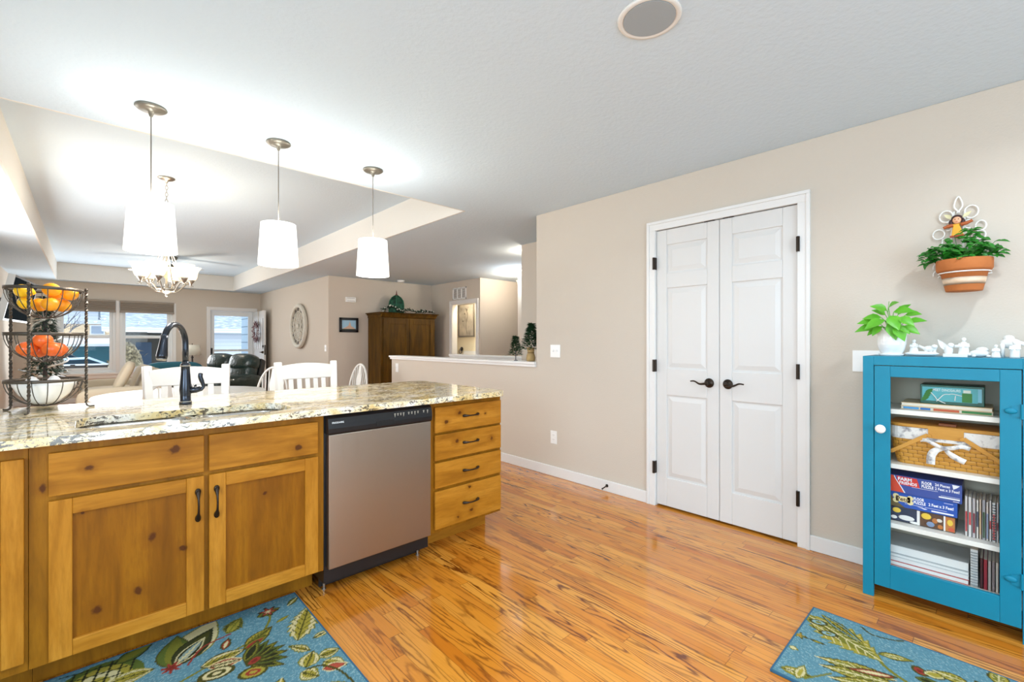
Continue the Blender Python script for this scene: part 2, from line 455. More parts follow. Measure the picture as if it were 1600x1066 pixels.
    def text(s, body, size, o, right, up, extrude=.0004, bold=0.0, align='LEFT', sx=1.0, width=None):
        c = bpy.data.curves.new('lettering', 'FONT'); c.body = body; c.size = size; c.extrude = extrude
        c.offset = bold; c.align_x = align; c.resolution_u = 2; c.fill_mode = 'BOTH'
        ob = bpy.data.objects.new('lettering', c); COL.objects.link(ob)
        bpy.context.view_layer.update()
        me = bpy.data.meshes.new_from_object(ob.evaluated_get(bpy.context.evaluated_depsgraph_get()))
        if width:
            xs = [v.co.x for v in me.vertices]; sx = width/(max(xs)-min(xs))
        r = Vector(right).normalized(); u = Vector(up).normalized(); nn = r.cross(u); o = Vector(o)
        s.add([o + r*(v.co.x*sx) + u*v.co.y + nn*v.co.z for v in me.vertices], [tuple(p.vertices) for p in me.polygons])
        bpy.data.objects.remove(ob); bpy.data.curves.remove(c); bpy.data.meshes.remove(me)
        return s

BASE = {}
def base_of(o):
    while o is not None:
        if o.name in BASE: return BASE[o.name]
        o = o.parent
    return Vector((0, 0, 0))
def obj(name, m, mats, parent=None, bevel=0, seg=2, subsurf=0, origin=None):
    b = base_of(parent) if parent is not None else Vector(origin or (0, 0, 0))
    me = bpy.data.meshes.new(name)
    me.from_pydata([(v[0]-b.x, v[1]-b.y, v[2]-b.z) for v in m.v], [], m.f)
    if not isinstance(mats, (list, tuple)): mats = [mats]
    for x in mats: me.materials.append(MT[x] if isinstance(x, str) else x)
    me.polygons.foreach_set('material_index', m.mi); me.polygons.foreach_set('use_smooth', m.sm)
    me.validate(); me.update()
    o = bpy.data.objects.new(name, me); COL.objects.link(o)
    if parent is not None: o.parent = parent
    else: o.location = b; BASE[o.name] = b
    if bevel:
        md = o.modifiers.new('bevel', 'BEVEL'); md.width = bevel; md.segments = seg; md.limit_method = 'ANGLE'; md.angle_limit = R(40)
    if subsurf:
        md = o.modifiers.new('subdivision', 'SUBSURF'); md.levels = subsurf; md.render_levels = subsurf
    return o
def tag(o, label=None, cat=None, group=None, kind=None):
    for k, v in (('label', label), ('category', cat), ('group', group), ('kind', kind)):
        if v: o[k] = v
    return o
def thing(name, label, cat, loc=(0, 0, 0), group=None, kind=None):
    o = bpy.data.objects.new(name, None); COL.objects.link(o); o.location = loc; o.empty_display_size = .05
    BASE[o.name] = Vector(loc)
    return tag(o, label, cat, group, kind)
def one(name, m, mats, label, cat, group=None, origin=None, **k):
    return tag(obj(name, m, mats, None, origin=origin, **k), label, cat, group)
def struct(name, m, mats, **k): return tag(obj(name, m, mats, None, **k), kind='structure')
def dup(root, loc, rz=0, label=None):
    r = root.copy(); COL.objects.link(r); r.location = loc; r.rotation_euler = (0, 0, rz)
    if label: r['label'] = label
    def rec(src, dst):
        for ch in list(src.children):
            c = ch.copy(); COL.objects.link(c); c.parent = dst; rec(ch, c)
    rec(root, r); return r
def place(root, loc, rz=0):
    root.location = loc; root.rotation_euler = (0, 0, rz); return root
def arc(c, r, a0, a1, n, plane='xy', sx=1, sy=1):
    out = []
    for i in range(n+1):
        a = R(a0+(a1-a0)*i/n); p, q = r*sx*math.cos(a), r*sy*math.sin(a)
        out.append({'xy': (c[0]+p, c[1]+q, c[2]), 'xz': (c[0]+p, c[1], c[2]+q), 'yz': (c[0], c[1]+p, c[2]+q)}[plane])
    return out
def smooth_path(P, k=6):
    """Catmull-Rom through the points"""
    P = [Vector(p) for p in P]; out = []
    for i in range(len(P)-1):
        p0, p1, p2, p3 = P[max(i-1, 0)], P[i], P[i+1], P[min(i+2, len(P)-1)]
        for j in range(k):
            t = j/k
            out.append(.5*((2*p1)+(p2-p0)*t+(2*p0-5*p1+4*p2-p3)*t*t+(3*p1-p0-3*p2+p3)*t**3))
    out.append(P[-1]); return out
# ================================================================== SETTING
W = 3.128; CZ = 2.43; TZ = 2.76
struct('floor', M().box(-2.1, 8.3, -2.7, 12.9, -.1, 0), 'floor')
m = M()
m.box(-2.1, 8.3, -2.7, 3.35, CZ, TZ).box(-2.1, 8.3, 12.35, 12.9, CZ, TZ).box(-2.1, -.42, 3.35, 12.35, CZ, TZ).box(2.54, 8.3, 3.35, 12.35, CZ, TZ)
m.box(-2.1, 8.3, -2.7, 12.9, TZ, TZ+.1)
struct('ceiling', m, 'ceiling')
struct('tray_tint_lining', M().box(2.53, 2.545, 3.345, 12.355, CZ-.001, TZ).box(-.425, -.41, 3.345, 12.355, CZ-.001, TZ).box(-.41, 2.53, 12.34, 12.355, CZ-.001, TZ).box(-.41, 2.53, 3.345, 3.36, CZ-.001, TZ), 'tray')  # thin lining added to hold the warm tint on the tray sides
# right wall with the closet opening
m = M().prism([(-2.6, 0), (.82, 0), (.82, 2.07), (1.765, 2.07), (1.765, 0), (5.816, 0), (5.816, .99), (3.005, .99), (3.005, CZ), (-2.6, CZ)], 'x', W, W+.12)
struct('wall_right', m, 'wall', bevel=.004)
m = M().box(W-.03, W+.15, 3.005, 5.846, 1.012, 1.037).box(W-.018, W+.138, 3.005, 5.834, .986, 1.012)
struct('trim_1', m, 'trim', bevel=.004)
struct('wall_stair_side', M().box(4.1, 4.2, 4.05, 5.75, 0, .99), 'wall')
struct('trim_2', M().box(4.07, 4.23, 4.05, 5.78, 1.012, 1.037).box(4.085, 4.215, 4.05, 5.765, .988, 1.012), 'trim', bevel=.004)
struct('wall_front', M().box(-1.12, -.43, 12.7, 12.85, 0, CZ).box(1.42, 2.13, 12.7, 12.85, 0, CZ).box(3.06, 3.35, 12.7, 12.85, 0, CZ)
       .box(-.43, 1.42, 12.7, 12.85, 0, .58).box(-.43, 1.42, 12.7, 12.85, 2.09, CZ).box(2.13, 3.06, 12.7, 12.85, 1.985, CZ), 'wall')
struct('wall_entry', M().prism([(3.2, 8.29), (5.52, 8.29), (5.52, 8.42), (3.35, 8.42), (3.35, 12.7), (3.2, 12.7)], 'z', 0, CZ), 'wall', bevel=.006)
struct('wall_hall_door', M().box(5.4, 5.52, 6.65, 6.77, 0, CZ).box(5.4, 5.52, 7.54, 8.29, 0, CZ).box(5.4, 5.52, 6.77, 7.54, 1.975, CZ), 'wall')
struct('wall_hall_far', M().box(5.52, 8.2, 6.65, 6.75, 0, CZ), 'wall')
struct('wall_hall_near', M().box(5.4, 8.2, 5.51, 5.63, 0, CZ), 'wall')
struct('wall_stair', M().box(5.4, 5.52, 4.05, 5.51, 0, CZ), 'wall')
struct('wall_stair_near', M().box(4.22, 5.4, 3.93, 4.05, 0, CZ), 'wall')
struct('wall_closet', M().box(3.95, 4.22, 2.9, 4.05, 0, CZ).box(3.25, 3.95, 2.9, 2.99, 0, CZ), 'wall')
struct('wall_bathroom', M().box(6.0, 6.1, 6.75, 8.29, 0, CZ), 'cream')
struct('wall_outer', M().box(8.2, 8.3, -2.7, 12.85, 0, CZ), 'wall')
struct('wall_left', M().prism([(3.3, 0), (12.7, 0), (12.7, CZ), (3.3, CZ), (3.3, 2.15), (7.4, 2.15), (7.4, .85), (5.0, .85), (5.0, 2.149), (3.3, 2.149)], 'x', -1.12, -1.0), 'wall')
struct('wall_kitchen', M().prism([(-2.6, 0), (3.3, 0), (3.3, CZ), (-2.6, CZ), (-2.6, 2.05), (1.2, 2.05), (1.2, .85), (-.8, .85), (-.8, 2.049), (-2.6, 2.049)], 'x', -2.0, -1.9).box(-2.0, -1.12, 3.3, 3.42, 0, CZ), 'wall')
struct('wall_behind', M().prism([(-2.0, 0), (-.7, 0), (-.7, 2.15), (1.9, 2.15), (1.9, 0), (8.2, 0), (8.2, CZ), (-2.0, CZ)], 'y', -2.7, -2.6), 'wall')
def added_window(name, x0, x1, y0, y1, z0, z1):  # unseen windows, added to frame the daylight areas
    root = thing(name, None, None, ((x0+x1)/2, (y0+y1)/2, z0), kind='structure')
    ym = (y0+y1)/2
    obj('frame', M().box(x0, x1, y0, y0+.05, z0, z1).box(x0, x1, y1-.05, y1, z0, z1).box(x0, x1, y0+.05, y1-.05, z0, z0+.05).box(x0, x1, y0+.05, y1-.05, z1-.05, z1).box(x0, x1, ym-.03, ym+.03, z0+.05, z1-.05), 'vinyl', root, bevel=.003)
    for a, b in ((y0+.05, ym-.03), (ym+.03, y1-.05)): obj('pane', M().box(x0+.03, x0+.036, a, b, z0+.05, z1-.05), 'winglass', root)
added_window('added_window_living', -1.1, -1.02, 5.0, 7.4, .85, 2.15)
added_window('added_window_kitchen', -1.99, -1.91, -.8, 1.2, .85, 2.05)
root = thing('added_patio_door', None, None, (.6, -2.65, 0), kind='structure')  # unseen sliding door, added to frame the daylight area behind the camera
for a, b in ((-.7, .6), (.6, 1.9)):
    obj('sliding_panel', M().box(a, a+.07, -2.68, -2.63, .0, 2.15).box(b-.07, b, -2.68, -2.63, 0, 2.15).box(a+.07, b-.07, -2.68, -2.63, 0, .1).box(a+.07, b-.07, -2.68, -2.63, 2.07, 2.15), 'vinyl', root, bevel=.003)
    obj('pane', M().box(a+.07, b-.07, -2.658, -2.652, .1, 2.07), 'winglass', root)
# baseboards
def bb(name, *boxes):
    m = M()
    for b in boxes: m.box(*b)
    struct(name, m, 'trim', bevel=.004)
bb('baseboard_right', (W-.014, W, -2.6, .762, 0, .09), (W-.014, W, 1.832, 5.83, 0, .09))
bb('baseboard_entry', (3.186, 3.2, 8.29, 11.7, 0, .09))
bb('baseboard_front', (-1, 2.05, 12.686, 12.7, 0, .09))
bb('baseboard_left', (-1, -.986, 3.42, 12.68, 0, .09))
bb('baseboard_nook', (3.2, 5.4, 8.276, 8.29, 0, .09))
# closet casing
def casing(m, fx, y0, y1, z1, wd, d):     # casing on a wall that faces -X
    m.box(fx-d, fx, y0-wd+.02, y0, 0, z1).box(fx-d, fx, y1, y1+wd-.02, 0, z1).box(fx-d, fx, y0-wd+.02, y1+wd-.02, z1, z1+wd-.02)
    m.box(fx-d-.006, fx, y0-wd, y0-wd+.02, 0, z1+wd-.02).box(fx-d-.006, fx, y1+wd-.02, y1+wd, 0, z1+wd-.02).box(fx-d-.006, fx, y0-wd, y1+wd, z1+wd-.02, z1+wd)
m = M(); casing(m, W, .825, 1.762, 2.062, .066, .014)
m.box(W, W+.1, .82, .826, 0, 2.066).box(W, W+.1, 1.761, 1.765, 0, 2.066).box(W, W+.1, .82, 1.765, 2.063, 2.07)
struct('trim_3', m, 'trim', bevel=.003)

def raised(m, x_back, x_front, y0, y1, z0, z1, ins):
    a = [(x_back, y0, z0), (x_back, y1, z0), (x_back, y1, z1), (x_back, y0, z1)]
    b = [(x_front, y0+ins, z0+ins), (x_front, y1-ins, z0+ins), (x_front, y1-ins, z1-ins), (x_front, y0+ins, z1-ins)]
    m.add(a+b, [(4, 7, 6, 5)]+[(i, 4+i, 4+(i+1) % 4, (i+1) % 4) for i in range(4)])
def closet_leaf(name, y0, y1, hinge_y, lever_y, sgn):
    root = thing(name, None, None, (W+.02, (y0+y1)/2, 0), kind='structure')
    X = W+.006; z0, z1 = .014, 2.058
    m = M().box(X+.010, X+.042, y0, y1, z0, z1)
    st = .082; rows = [(.225, .835), (1.03, 1.625), (1.735, 1.945)]
    m.box(X, X+.0101, y0, y0+st, z0, z1).box(X, X+.0101, y1-st, y1, z0, z1)
    zz = [z0]+[q for r_ in rows for q in r_]+[z1]
    for i in range(0, 8, 2): m.box(X, X+.0101, y0+st, y1-st, zz[i], zz[i+1])
    obj('stiles_and_rails', m, 'doorw', root, bevel=.004)
    for a, b in rows:
        m = M(); raised(m, X+.0099, X+.002, y0+st+.012, y1-st-.012, a+.012, b-.012, .03)
        obj('raised_panel', m, 'doorw', root)
    for z in (1.815, 1.05, .29):
        h = M().box(W-.024, X+.006, hinge_y-.009, hinge_y+.009, z-.045, z+.045).cyl((W-.024, hinge_y, z-.045), .006, .09, 'z', 8)
        tag(obj('hinge', h, 'bronze', root), 'dark bronze hinge')
    z = .945
    hd = M().lathe([(.031, 0), (.033, -.006), (.028, -.012), (.012, -.016), (.011, -.045), (.014, -.05), (.012, -.056)], (X, lever_y, z), 20, 'x')
    P = smooth_path([(X-.048, lever_y, z), (X-.052, lever_y+sgn*.02, z-.004), (X-.05, lever_y+sgn*.05, z-.006), (X-.046, lever_y+sgn*.085, z+.01), (X-.044, lever_y+sgn*.115, z+.008)], 5)
    n = len(P); hd.tube(P, [.009-.005*i/n for i in range(n)], 8)
    tag(obj('lever_handle', hd, 'bronze', root), 'oil rubbed bronze lever handle')
    m = M().box(X-.004, X+.03, lever_y-.035, lever_y+.035, z1-.001, z1+.004)
    obj('ball_catch', m, 'bronze', root)
    return root
closet_leaf('door_1', 1.2955, 1.7585, 1.767, 1.36, 1)
closet_leaf('door_2', .8285, 1.2925, .82, 1.235, -1)
struct('wall_closet_back', M().box(3.9, 3.95, .3, 2.9, 0, CZ).box(3.25, 3.9, .3, .36, 0, CZ), 'wall')
# bathroom door casing
m = M(); casing(m, 5.4, 6.77, 7.54, 1.975, .075, .015); m.box(5.4, 5.52, 6.76, 6.775, 0, 1.98).box(5.4, 5.52, 7.535, 7.55, 0, 1.98).box(5.4, 5.52, 6.77, 7.54, 1.968, 1.98)
struct('trim_4', m, 'trim', bevel=.003)
# front windows
def dh_window(name, x0, x1):
    root = thing(name, None, None, ((x0+x1)/2, 12.74, .6), kind='structure')
    z0, z1 = .58, 2.09; Y0, Y1 = 12.70, 12.80
    m = M().box(x0, x0+.05, Y0, Y1, z0, z1).box(x1-.05, x1, Y0, Y1, z0, z1).box(x0+.05, x1-.05, Y0, Y1, z0, z0+.05).box(x0+.05, x1-.05, Y0, Y1, z1-.05, z1)
    obj('frame', m, 'vinyl', root, bevel=.004)
    for za, zb, yy in ((.63, 1.345, 12.725), (1.305, 2.04, 12.755)):
        m = M(); a, b = x0+.05, x1-.05
        m.box(a, a+.05, yy, yy+.03, za, zb).box(b-.05, b, yy, yy+.03, za, zb).box(a+.05, b-.05, yy, yy+.03, za, za+.06).box(a+.05, b-.05, yy, yy+.03, zb-.045, zb)
        s_ = obj('sash', m, 'vinyl', root, bevel=.003)
        obj('pane', M().box(a+.05, b-.05, yy+.012, yy+.018, za+.06, zb-.045), 'winglass', s_)
dh_window('window_1', -.43, .453); dh_window('window_2', .514, 1.42)
m = M().box(.453, .514, 12.685, 12.8, .586, 2.09).box(-.5, 1.48, 12.66, 12.72, .545, .585).box(-.46, 1.45, 12.685, 12.7, .47, .545)
m.box(-.49, -.43, 12.686, 12.7, .586, 2.09).box(1.42, 1.48, 12.686, 12.7, .586, 2.09)
struct('trim_5', m, 'trim', bevel=.003)
for i, (a, b) in enumerate(((-.43, .45), (.517, 1.44))):
    r_ = thing('window_shade', ['raised taupe cellular shade on the window pane left of the white mullion', 'raised taupe cellular shade on the right window pane, nearer the front door'][i], 'blind', ((a+b)/2, 12.66, 1.84), 'cellular shades on the front windows')
    obj('headrail', M().box(a, b, 12.63, 12.683, 2.06, 2.1), 'blind', r_, bevel=.003)
    m = M()
    for k in range(9): m.prism([(12.63, 2.06-.02*k), (12.643, 2.05-.02*k), (12.63, 2.04-.02*k), (12.675, 2.04-.02*k), (12.665, 2.05-.02*k), (12.675, 2.06-.02*k)], 'x', a+.004, b-.004)
    obj('pleats', m, 'blind', r_)
    obj('bottom_rail', M().box(a, b, 12.628, 12.678, 1.845, 1.88), 'blind', r_, bevel=.003)
# front door: casing, storm door, open inner door
m = M().box(2.06, 2.135, 12.68, 12.7, 0, 1.98).box(3.055, 3.125, 12.68, 12.7, 0, 1.98).box(2.06, 3.125, 12.68, 12.7, 1.98, 2.05)
m.box(2.13, 2.14, 12.701, 12.85, 0, 1.97).box(3.05, 3.06, 12.701, 12.85, 0, 1.97).box(2.13, 3.06, 12.701, 12.85, 1.97, 1.984)
struct('trim_6', m, 'trim', bevel=.003)
root = thing('door_3', None, None, (2.6, 12.8, 0), kind='structure')
m = M(); a, b = 2.145, 3.045; Y0, Y1 = 12.78, 12.815
m.box(a, a+.085, Y0, Y1, .02, 1.965).box(b-.1, b, Y0, Y1, .02, 1.965).box(a+.085, b-.1, Y0, Y1, 1.85, 1.965).box(a+.085, b-.1, Y0, Y1, .99, 1.04).box(a+.085, b-.1, Y0, Y1, .02, .22)
obj('storm_frame', m, 'vinyl', root, bevel=.003)
for za, zb in ((1.04, 1.85), (.22, .99)): obj('pane', M().box(a+.085, b-.1, 12.795, 12.801, za, zb), 'winglass', root)
tag(obj('handle', M().box(2.16, 2.185, 12.74, 12.78, .86, 1.08).tube([(2.172, 12.755, .9), (2.172, 12.72, .93), (2.172, 12.72, 1.02), (2.172, 12.755, 1.05)], .009), 'black', root), 'black storm door handle')
root = thing('door_4', None, None, (3.06, 12.66, 0), kind='structure')
X0 = 3.045
m = M().box(X0, X0+.04, 11.77, 12.66, .015, 1.965)
for y0, y1 in ((11.87, 12.02), (12.06, 12.19), (12.23, 12.36), (12.4, 12.55)):
    m.box(X0-.012, X0, y0, y1, 1.05, 1.78).box(X0-.012, X0, y0, y1, .15, .72)
for y in (11.85, 12.035, 12.205, 12.375, 12.56): m.mat(1).box(X0-.004, X0+.001, y-.012, y+.012, 1.05, 1.78).box(X0-.004, X0+.001, y-.012, y+.012, .15, .72); m.mat(0)
obj('door_slab', m, ['doorw', flat('6b6f74', .6)], root, bevel=.003)
m = M().lathe([(.03, 0), (.03, -.02)], (X0, 11.835, 1.12), 14, 'x').lathe([(.03, 0), (.03, -.015), (.012, -.05)], (X0, 11.835, .98), 14, 'x').tube([(X0-.05, 11.835, .98), (X0-.05, 11.95, .98)], .009)
m.box(X0+.005, X0+.03, 11.762, 11.77, .92, 1.15)
tag(obj('deadbolt_and_lever', m, 'bronze', root), 'dark bronze deadbolt and lever')

# ================================================================== PENINSULA
DF, FF = 2.197, 2.217           # front of the doors, front of the face frame
def pull(c, axis, L=.118):
    """a bow pull with flattened leaf ends, standing off toward -Y"""
    x, y, z = c; h = L/2; off = [(-h, .001), (-h*.8, .010), (-h*.45, .022), (0, .026), (h*.45, .022), (h*.8, .010), (h, .001)]
    rs = [.0075, .0085, .0042, .0038, .0042, .0085, .0075]
    P = [(x+(t if axis == 'x' else 0), y-d, z+(t if axis == 'z' else 0)) for t, d in off]
    m = M().tube(P, rs, 10)
    for t in (-h*.86, h*.86):
        q = Vector((x+(t if axis == 'x' else 0), y-.006, z+(t if axis == 'z' else 0)))
        m.ell(q, (.014, .006, .009) if axis == 'x' else (.0105, .006, .015), 10)
    return m
def drawer(root, x0, x1, z0, z1, hx=None, hz=None, name='drawer'):
    d = obj(name, M().box(x0, x1, DF, FF-.001, z0, z1), 'alder_x', root, bevel=.003)
    if hx: tag(obj('handle', pull((hx, DF, hz), 'x'), 'bronze', d), 'oil rubbed bronze bow pull')
def shaker(root, x0, x1, z0, z1, st=.059, hx=None, hz=None):
    d = obj('door', M().box(x0+.001, x1-.001, DF+.011, FF-.001, z0+.001, z1-.001), 'alder_p', root)
    for a, b in ((x0, x0+st), (x1-st, x1)): obj('stile', M().box(a, b, DF, FF-.002, z0, z1), 'alder_z', d, bevel=.0025)
    for a, b in ((z1-st+.004, z1), (z0, z0+st-.004)): obj('rail', M().box(x0+st, x1-st, DF, FF-.002, a, b), 'alder_x', d, bevel=.0025)
    if hx: tag(obj('handle', pull((hx, DF, hz), 'z', .122), 'bronze', d), 'oil rubbed bronze bow pull')
def carcass(root, x0, x1, holes, toe=True, back=2.79):
    m = M().box(x0, x1, FF, FF+.02, .13, .882)
    m.box(x0, x0+.018, FF+.02, back, .13, .882).box(x1-.018, x1, FF+.02, back, .13, .882).box(x0, x1, FF+.02, back, .13, .15).box(x0, x1, back-.012, back, 0, .882)
    obj('carcass', m, 'alder_in', root, bevel=.001)
    obj('toe_kick', M().box(x0, x1, 2.37, 2.388, 0, .13), 'alder_x' if toe == 2 else 'alder_in', root)
c1 = thing('drawer_cabinet', 'honey alder base cabinet with four drawers at the open end of the peninsula', 'cabinet', (1.695, 2.5, 0))
carcass(c1, 1.4265, 1.968, None, 2)
for (z0, z1), hz in zip(((.705, .853), (.546, .692), (.386, .531), (.15, .368)), (.785, .625, .457, .262)):
    drawer(c1, 1.456, 1.958, z0, z1, 1.71, hz)
c2 = thing('sink_cabinet', 'honey knotty alder cabinet under the sink with two doors below false drawer fronts', 'cabinet', (.345, 2.5, 0))
carcass(c2, -.141, .833, None)
for (a, b), hx in zip(((-.094, .349), (.366, .801)), (.327, .391)):
    drawer(c2, a, b, .702, .85, name='drawer_front')
    shaker(c2, a, b, .14, .686, .059, hx, .574)
c3 = thing('base_cabinet', 'honey alder cabinet with one tall door left of the sink cabinet', 'cabinet', (-.55, 2.5, 0))
carcass(c3, -.96, -.142, None)
shaker(c3, -.62, -.150, .165, .842, .052)
# worktop with the sink cut-out
def worktop():
    bm = bmesh.new()
    out = [(-.96, 2.152), (1.90, 2.152)]
    out += [(1.90+.085*math.sin(R(a)), 2.237-.085*math.cos(R(a))) for a in range(10, 91, 10)]
    out += [(1.985, 3.1)] + [(1.885+.1*math.cos(R(a)), 3.1+.1*math.sin(R(a))) for a in range(10, 91, 10)] + [(-.96, 3.2)]
    def rr(x0, x1, y0, y1, r):
        o = []
        for cx, cy, a0 in ((x1-r, y1-r, 0), (x0+r, y1-r, 90), (x0+r, y0+r, 180), (x1-r, y0+r, 270)):
            o += [(cx+r*math.cos(R(a0+a)), cy+r*math.sin(R(a0+a))) for a in range(0, 91, 15)]
        return o
    hole = rr(-.03, .72, 2.25, 2.59, .085)
    es = []
    for loop in (out, hole):
        vs = [bm.verts.new((x, y, .914)) for x, y in loop]
        es += [bm.edges.new((vs[i], vs[(i+1) % len(vs)])) for i in range(len(vs))]
    bmesh.ops.triangle_fill(bm, edges=es, use_beauty=True)
    for f in bm.faces:
        if f.normal.z < 0: f.normal_flip()
    r = bmesh.ops.extrude_face_region(bm, geom=bm.faces[:])
    top = [v for v in r['geom'] if isinstance(v, bmesh.types.BMVert)]
    for v in bm.verts:
        if v not in set(top): pass
    bmesh.ops.translate(bm, vec=(0, 0, .031), verts=top)
    bmesh.ops.translate(bm, vec=(0, 0, -.031), verts=bm.verts[:])
    bmesh.ops.recalc_face_normals(bm, faces=bm.faces[:])
    me = bpy.data.meshes.new('countertop'); bm.to_mesh(me); bm.free()
    me.materials.append(MT['granite'])
    o = bpy.data.objects.new('countertop', me); COL.objects.link(o)
    md = o.modifiers.new('bevel', 'BEVEL'); md.width = .007; md.segments = 3; md.limit_method = 'ANGLE'; md.angle_limit = R(50)
    return tag(o, 'cream and gold speckled granite countertop on the alder peninsula', 'countertop')
worktop()
# double sink
sk = thing('kitchen_sink', 'undermount stainless double bowl sink set in the granite countertop', 'sink', (.345, 2.42, .69))
def bowl(x0, x1):
    y0, y1 = 2.245, 2.595; r = .075; rings = []
    for ins, z in ((-.012, .8825), (0, .8825), (.002, .86), (.012, .73), (.035, .702), (.09, .695)):
        rg = []
        q = max(r-ins*.4, .02)
        for cx, cy, a0 in ((x1-ins-q, y1-ins-q, 0), (x0+ins+q, y1-ins-q, 90), (x0+ins+q, y0+ins+q, 180), (x1-ins-q, y0+ins+q, 270)):
            rg += [(cx+q*math.cos(R(a0+a)), cy+q*math.sin(R(a0+a)), z) for a in range(0, 91, 18)]
        rings.append(rg)
    n = len(rings[0]); vs = [p for rg in rings for p in rg]; fs = []
    for i in range(len(rings)-1):
        for j in range(n): fs.append((i*n+j, (i+1)*n+j, (i+1)*n+(j+1) % n, i*n+(j+1) % n))
    fs.append(tuple((len(rings)-1)*n+j for j in range(n)))
    return M().add(vs, fs, True)
for a, b in ((-.032, .352), (.376, .722)):
    bw = obj('bowl', bowl(a, b), 'sinksteel', sk)
    obj('drain', M().lathe([(.045, .697), (.045, .7), (.03, .699), (.028, .696)], ((a+b)/2, 2.42, 0), 20), 'steel', bw)
# faucet
fx, fy = .365, 2.80
fa = thing('kitchen_faucet', 'gunmetal gooseneck pull-down faucet behind the sink', 'faucet', (fx, fy, .914))
obj('body', M().lathe([(.027, .914), (.027, .926), (.0235, .93), (.023, .96), (.0255, .985), (.024, 1.02), (.0195, 1.08), (.0185, 1.105), (.021, 1.11), (.021, 1.118), (.0155, 1.121), (.0155, 1.13)], (fx, fy, 0), 24), 'gun', fa)
d = Vector((-.105, -.155, 0)); P = [(fx, fy, 1.12), (fx, fy, 1.2)]
rad = d.length/2*1.0
for a in range(0, 161, 10):
    t = (1-math.cos(R(a)))/2
    P.append((fx+d.x*t*.98, fy+d.y*t*.98, 1.215+.098*math.sin(R(a))))
obj('spout', M().tube(P, .0135, 14), 'gun', fa)
p0 = Vector(P[-1]); dn = (Vector(P[-1])-Vector(P[-2])).normalized(); dn = (dn+Vector((0, 0, -.9))).normalized()
q = [p0-dn*.01, p0+dn*.012, p0+dn*.02, p0+dn*.055, p0+dn*.085, p0+dn*.1]
sh = obj('spray_head', M().tube(q, [.0145, .0155, .0165, .0195, .0225, .0205], 16), 'gun', fa)
obj('spray_nozzle', M().tube([p0+dn*.1, p0+dn*.106], .019, 16), 'nickel', sh)
obj('collar', M().lathe([(.0225, 1.106), (.0225, 1.111)], (fx, fy, 0), 24), 'nickel', fa)
obj('base_ring', M().lathe([(.0275, .927), (.0275, .931)], (fx, fy, 0), 24), 'nickel', fa)
m = M().tube([(fx+.01, fy, .985), (fx+.045, fy-.012, .985), (fx+.062, fy-.018, .99)], [.019, .015, .013], 14)
ly = fy-.018; m.tube(smooth_path([(fx+.06, ly, .982), (fx+.073, ly, 1.0), (fx+.069, ly, 1.02), (fx+.060, ly, 1.05), (fx+.062, ly, 1.07)], 4), [.008]*5+[.009]*4+[.0105]*4+[.0105]*3+[.006], 10)
obj('lever', m, 'gun', fa)
# dishwasher
dw = thing('dishwasher', 'stainless steel dishwasher with black control panel between alder cabinets', 'dishwasher', (1.13, 2.5, 0))
obj('tub', M().box(.8365, 1.4235, 2.225, 2.78, .06, .874), 'black', dw)
obj('door_panel', M().box(.846, 1.42, 2.187, 2.225, .135, .782), 'steel', dw, bevel=.005)
cp = obj('control_panel', M().prism([(2.226, .784), (2.182, .784), (2.178, .792), (2.176, .812), (2.178, .835), (2.184, .86), (2.196, .872), (2.226, .873)], 'x', .8405, 1.422), 'black', dw, bevel=.003)
obj('grip_recess', M().box(1.085, 1.185, 2.174, 2.1765, .797, .822), flat('050506', .5), cp)
m = M().text('FRIGIDAIRE', .0115, (.858, 2.1765, .836), (1, 0, 0), (0, .2, 1), .0003, .0002, 'LEFT', 1.0)
tag(obj('lettering', m, flat('e6e9ea'), cp), 'white maker lettering')
for i, bx in enumerate((1.19, 1.207, 1.224, 1.241, 1.272, 1.291, 1.31, 1.329, 1.365, 1.39)):
    m = M().box(bx-.0045, bx+.0045, 2.1757, 2.1765, .846, .850).box(bx-.0025, bx+.0025, 2.1757, 2.1765, .838, .844)
    if i % 3 == 0: m.box(bx-.001, bx+.001, 2.1757, 2.1765, .831, .837)
    obj('button', m, flat('b9b4a6'), cp)
obj('kick_plate', M().box(.842, 1.415, 2.30, 2.312, .03, .128).box(.842, 1.415, 2.3, 2.315, .012, .03), 'black', dw)
for fxx in (.862, 1.395): obj('foot', M().cyl((fxx, 2.29, 0), .006, .03).cyl((fxx, 2.29, 0), .011, .005), 'nickel', dw)

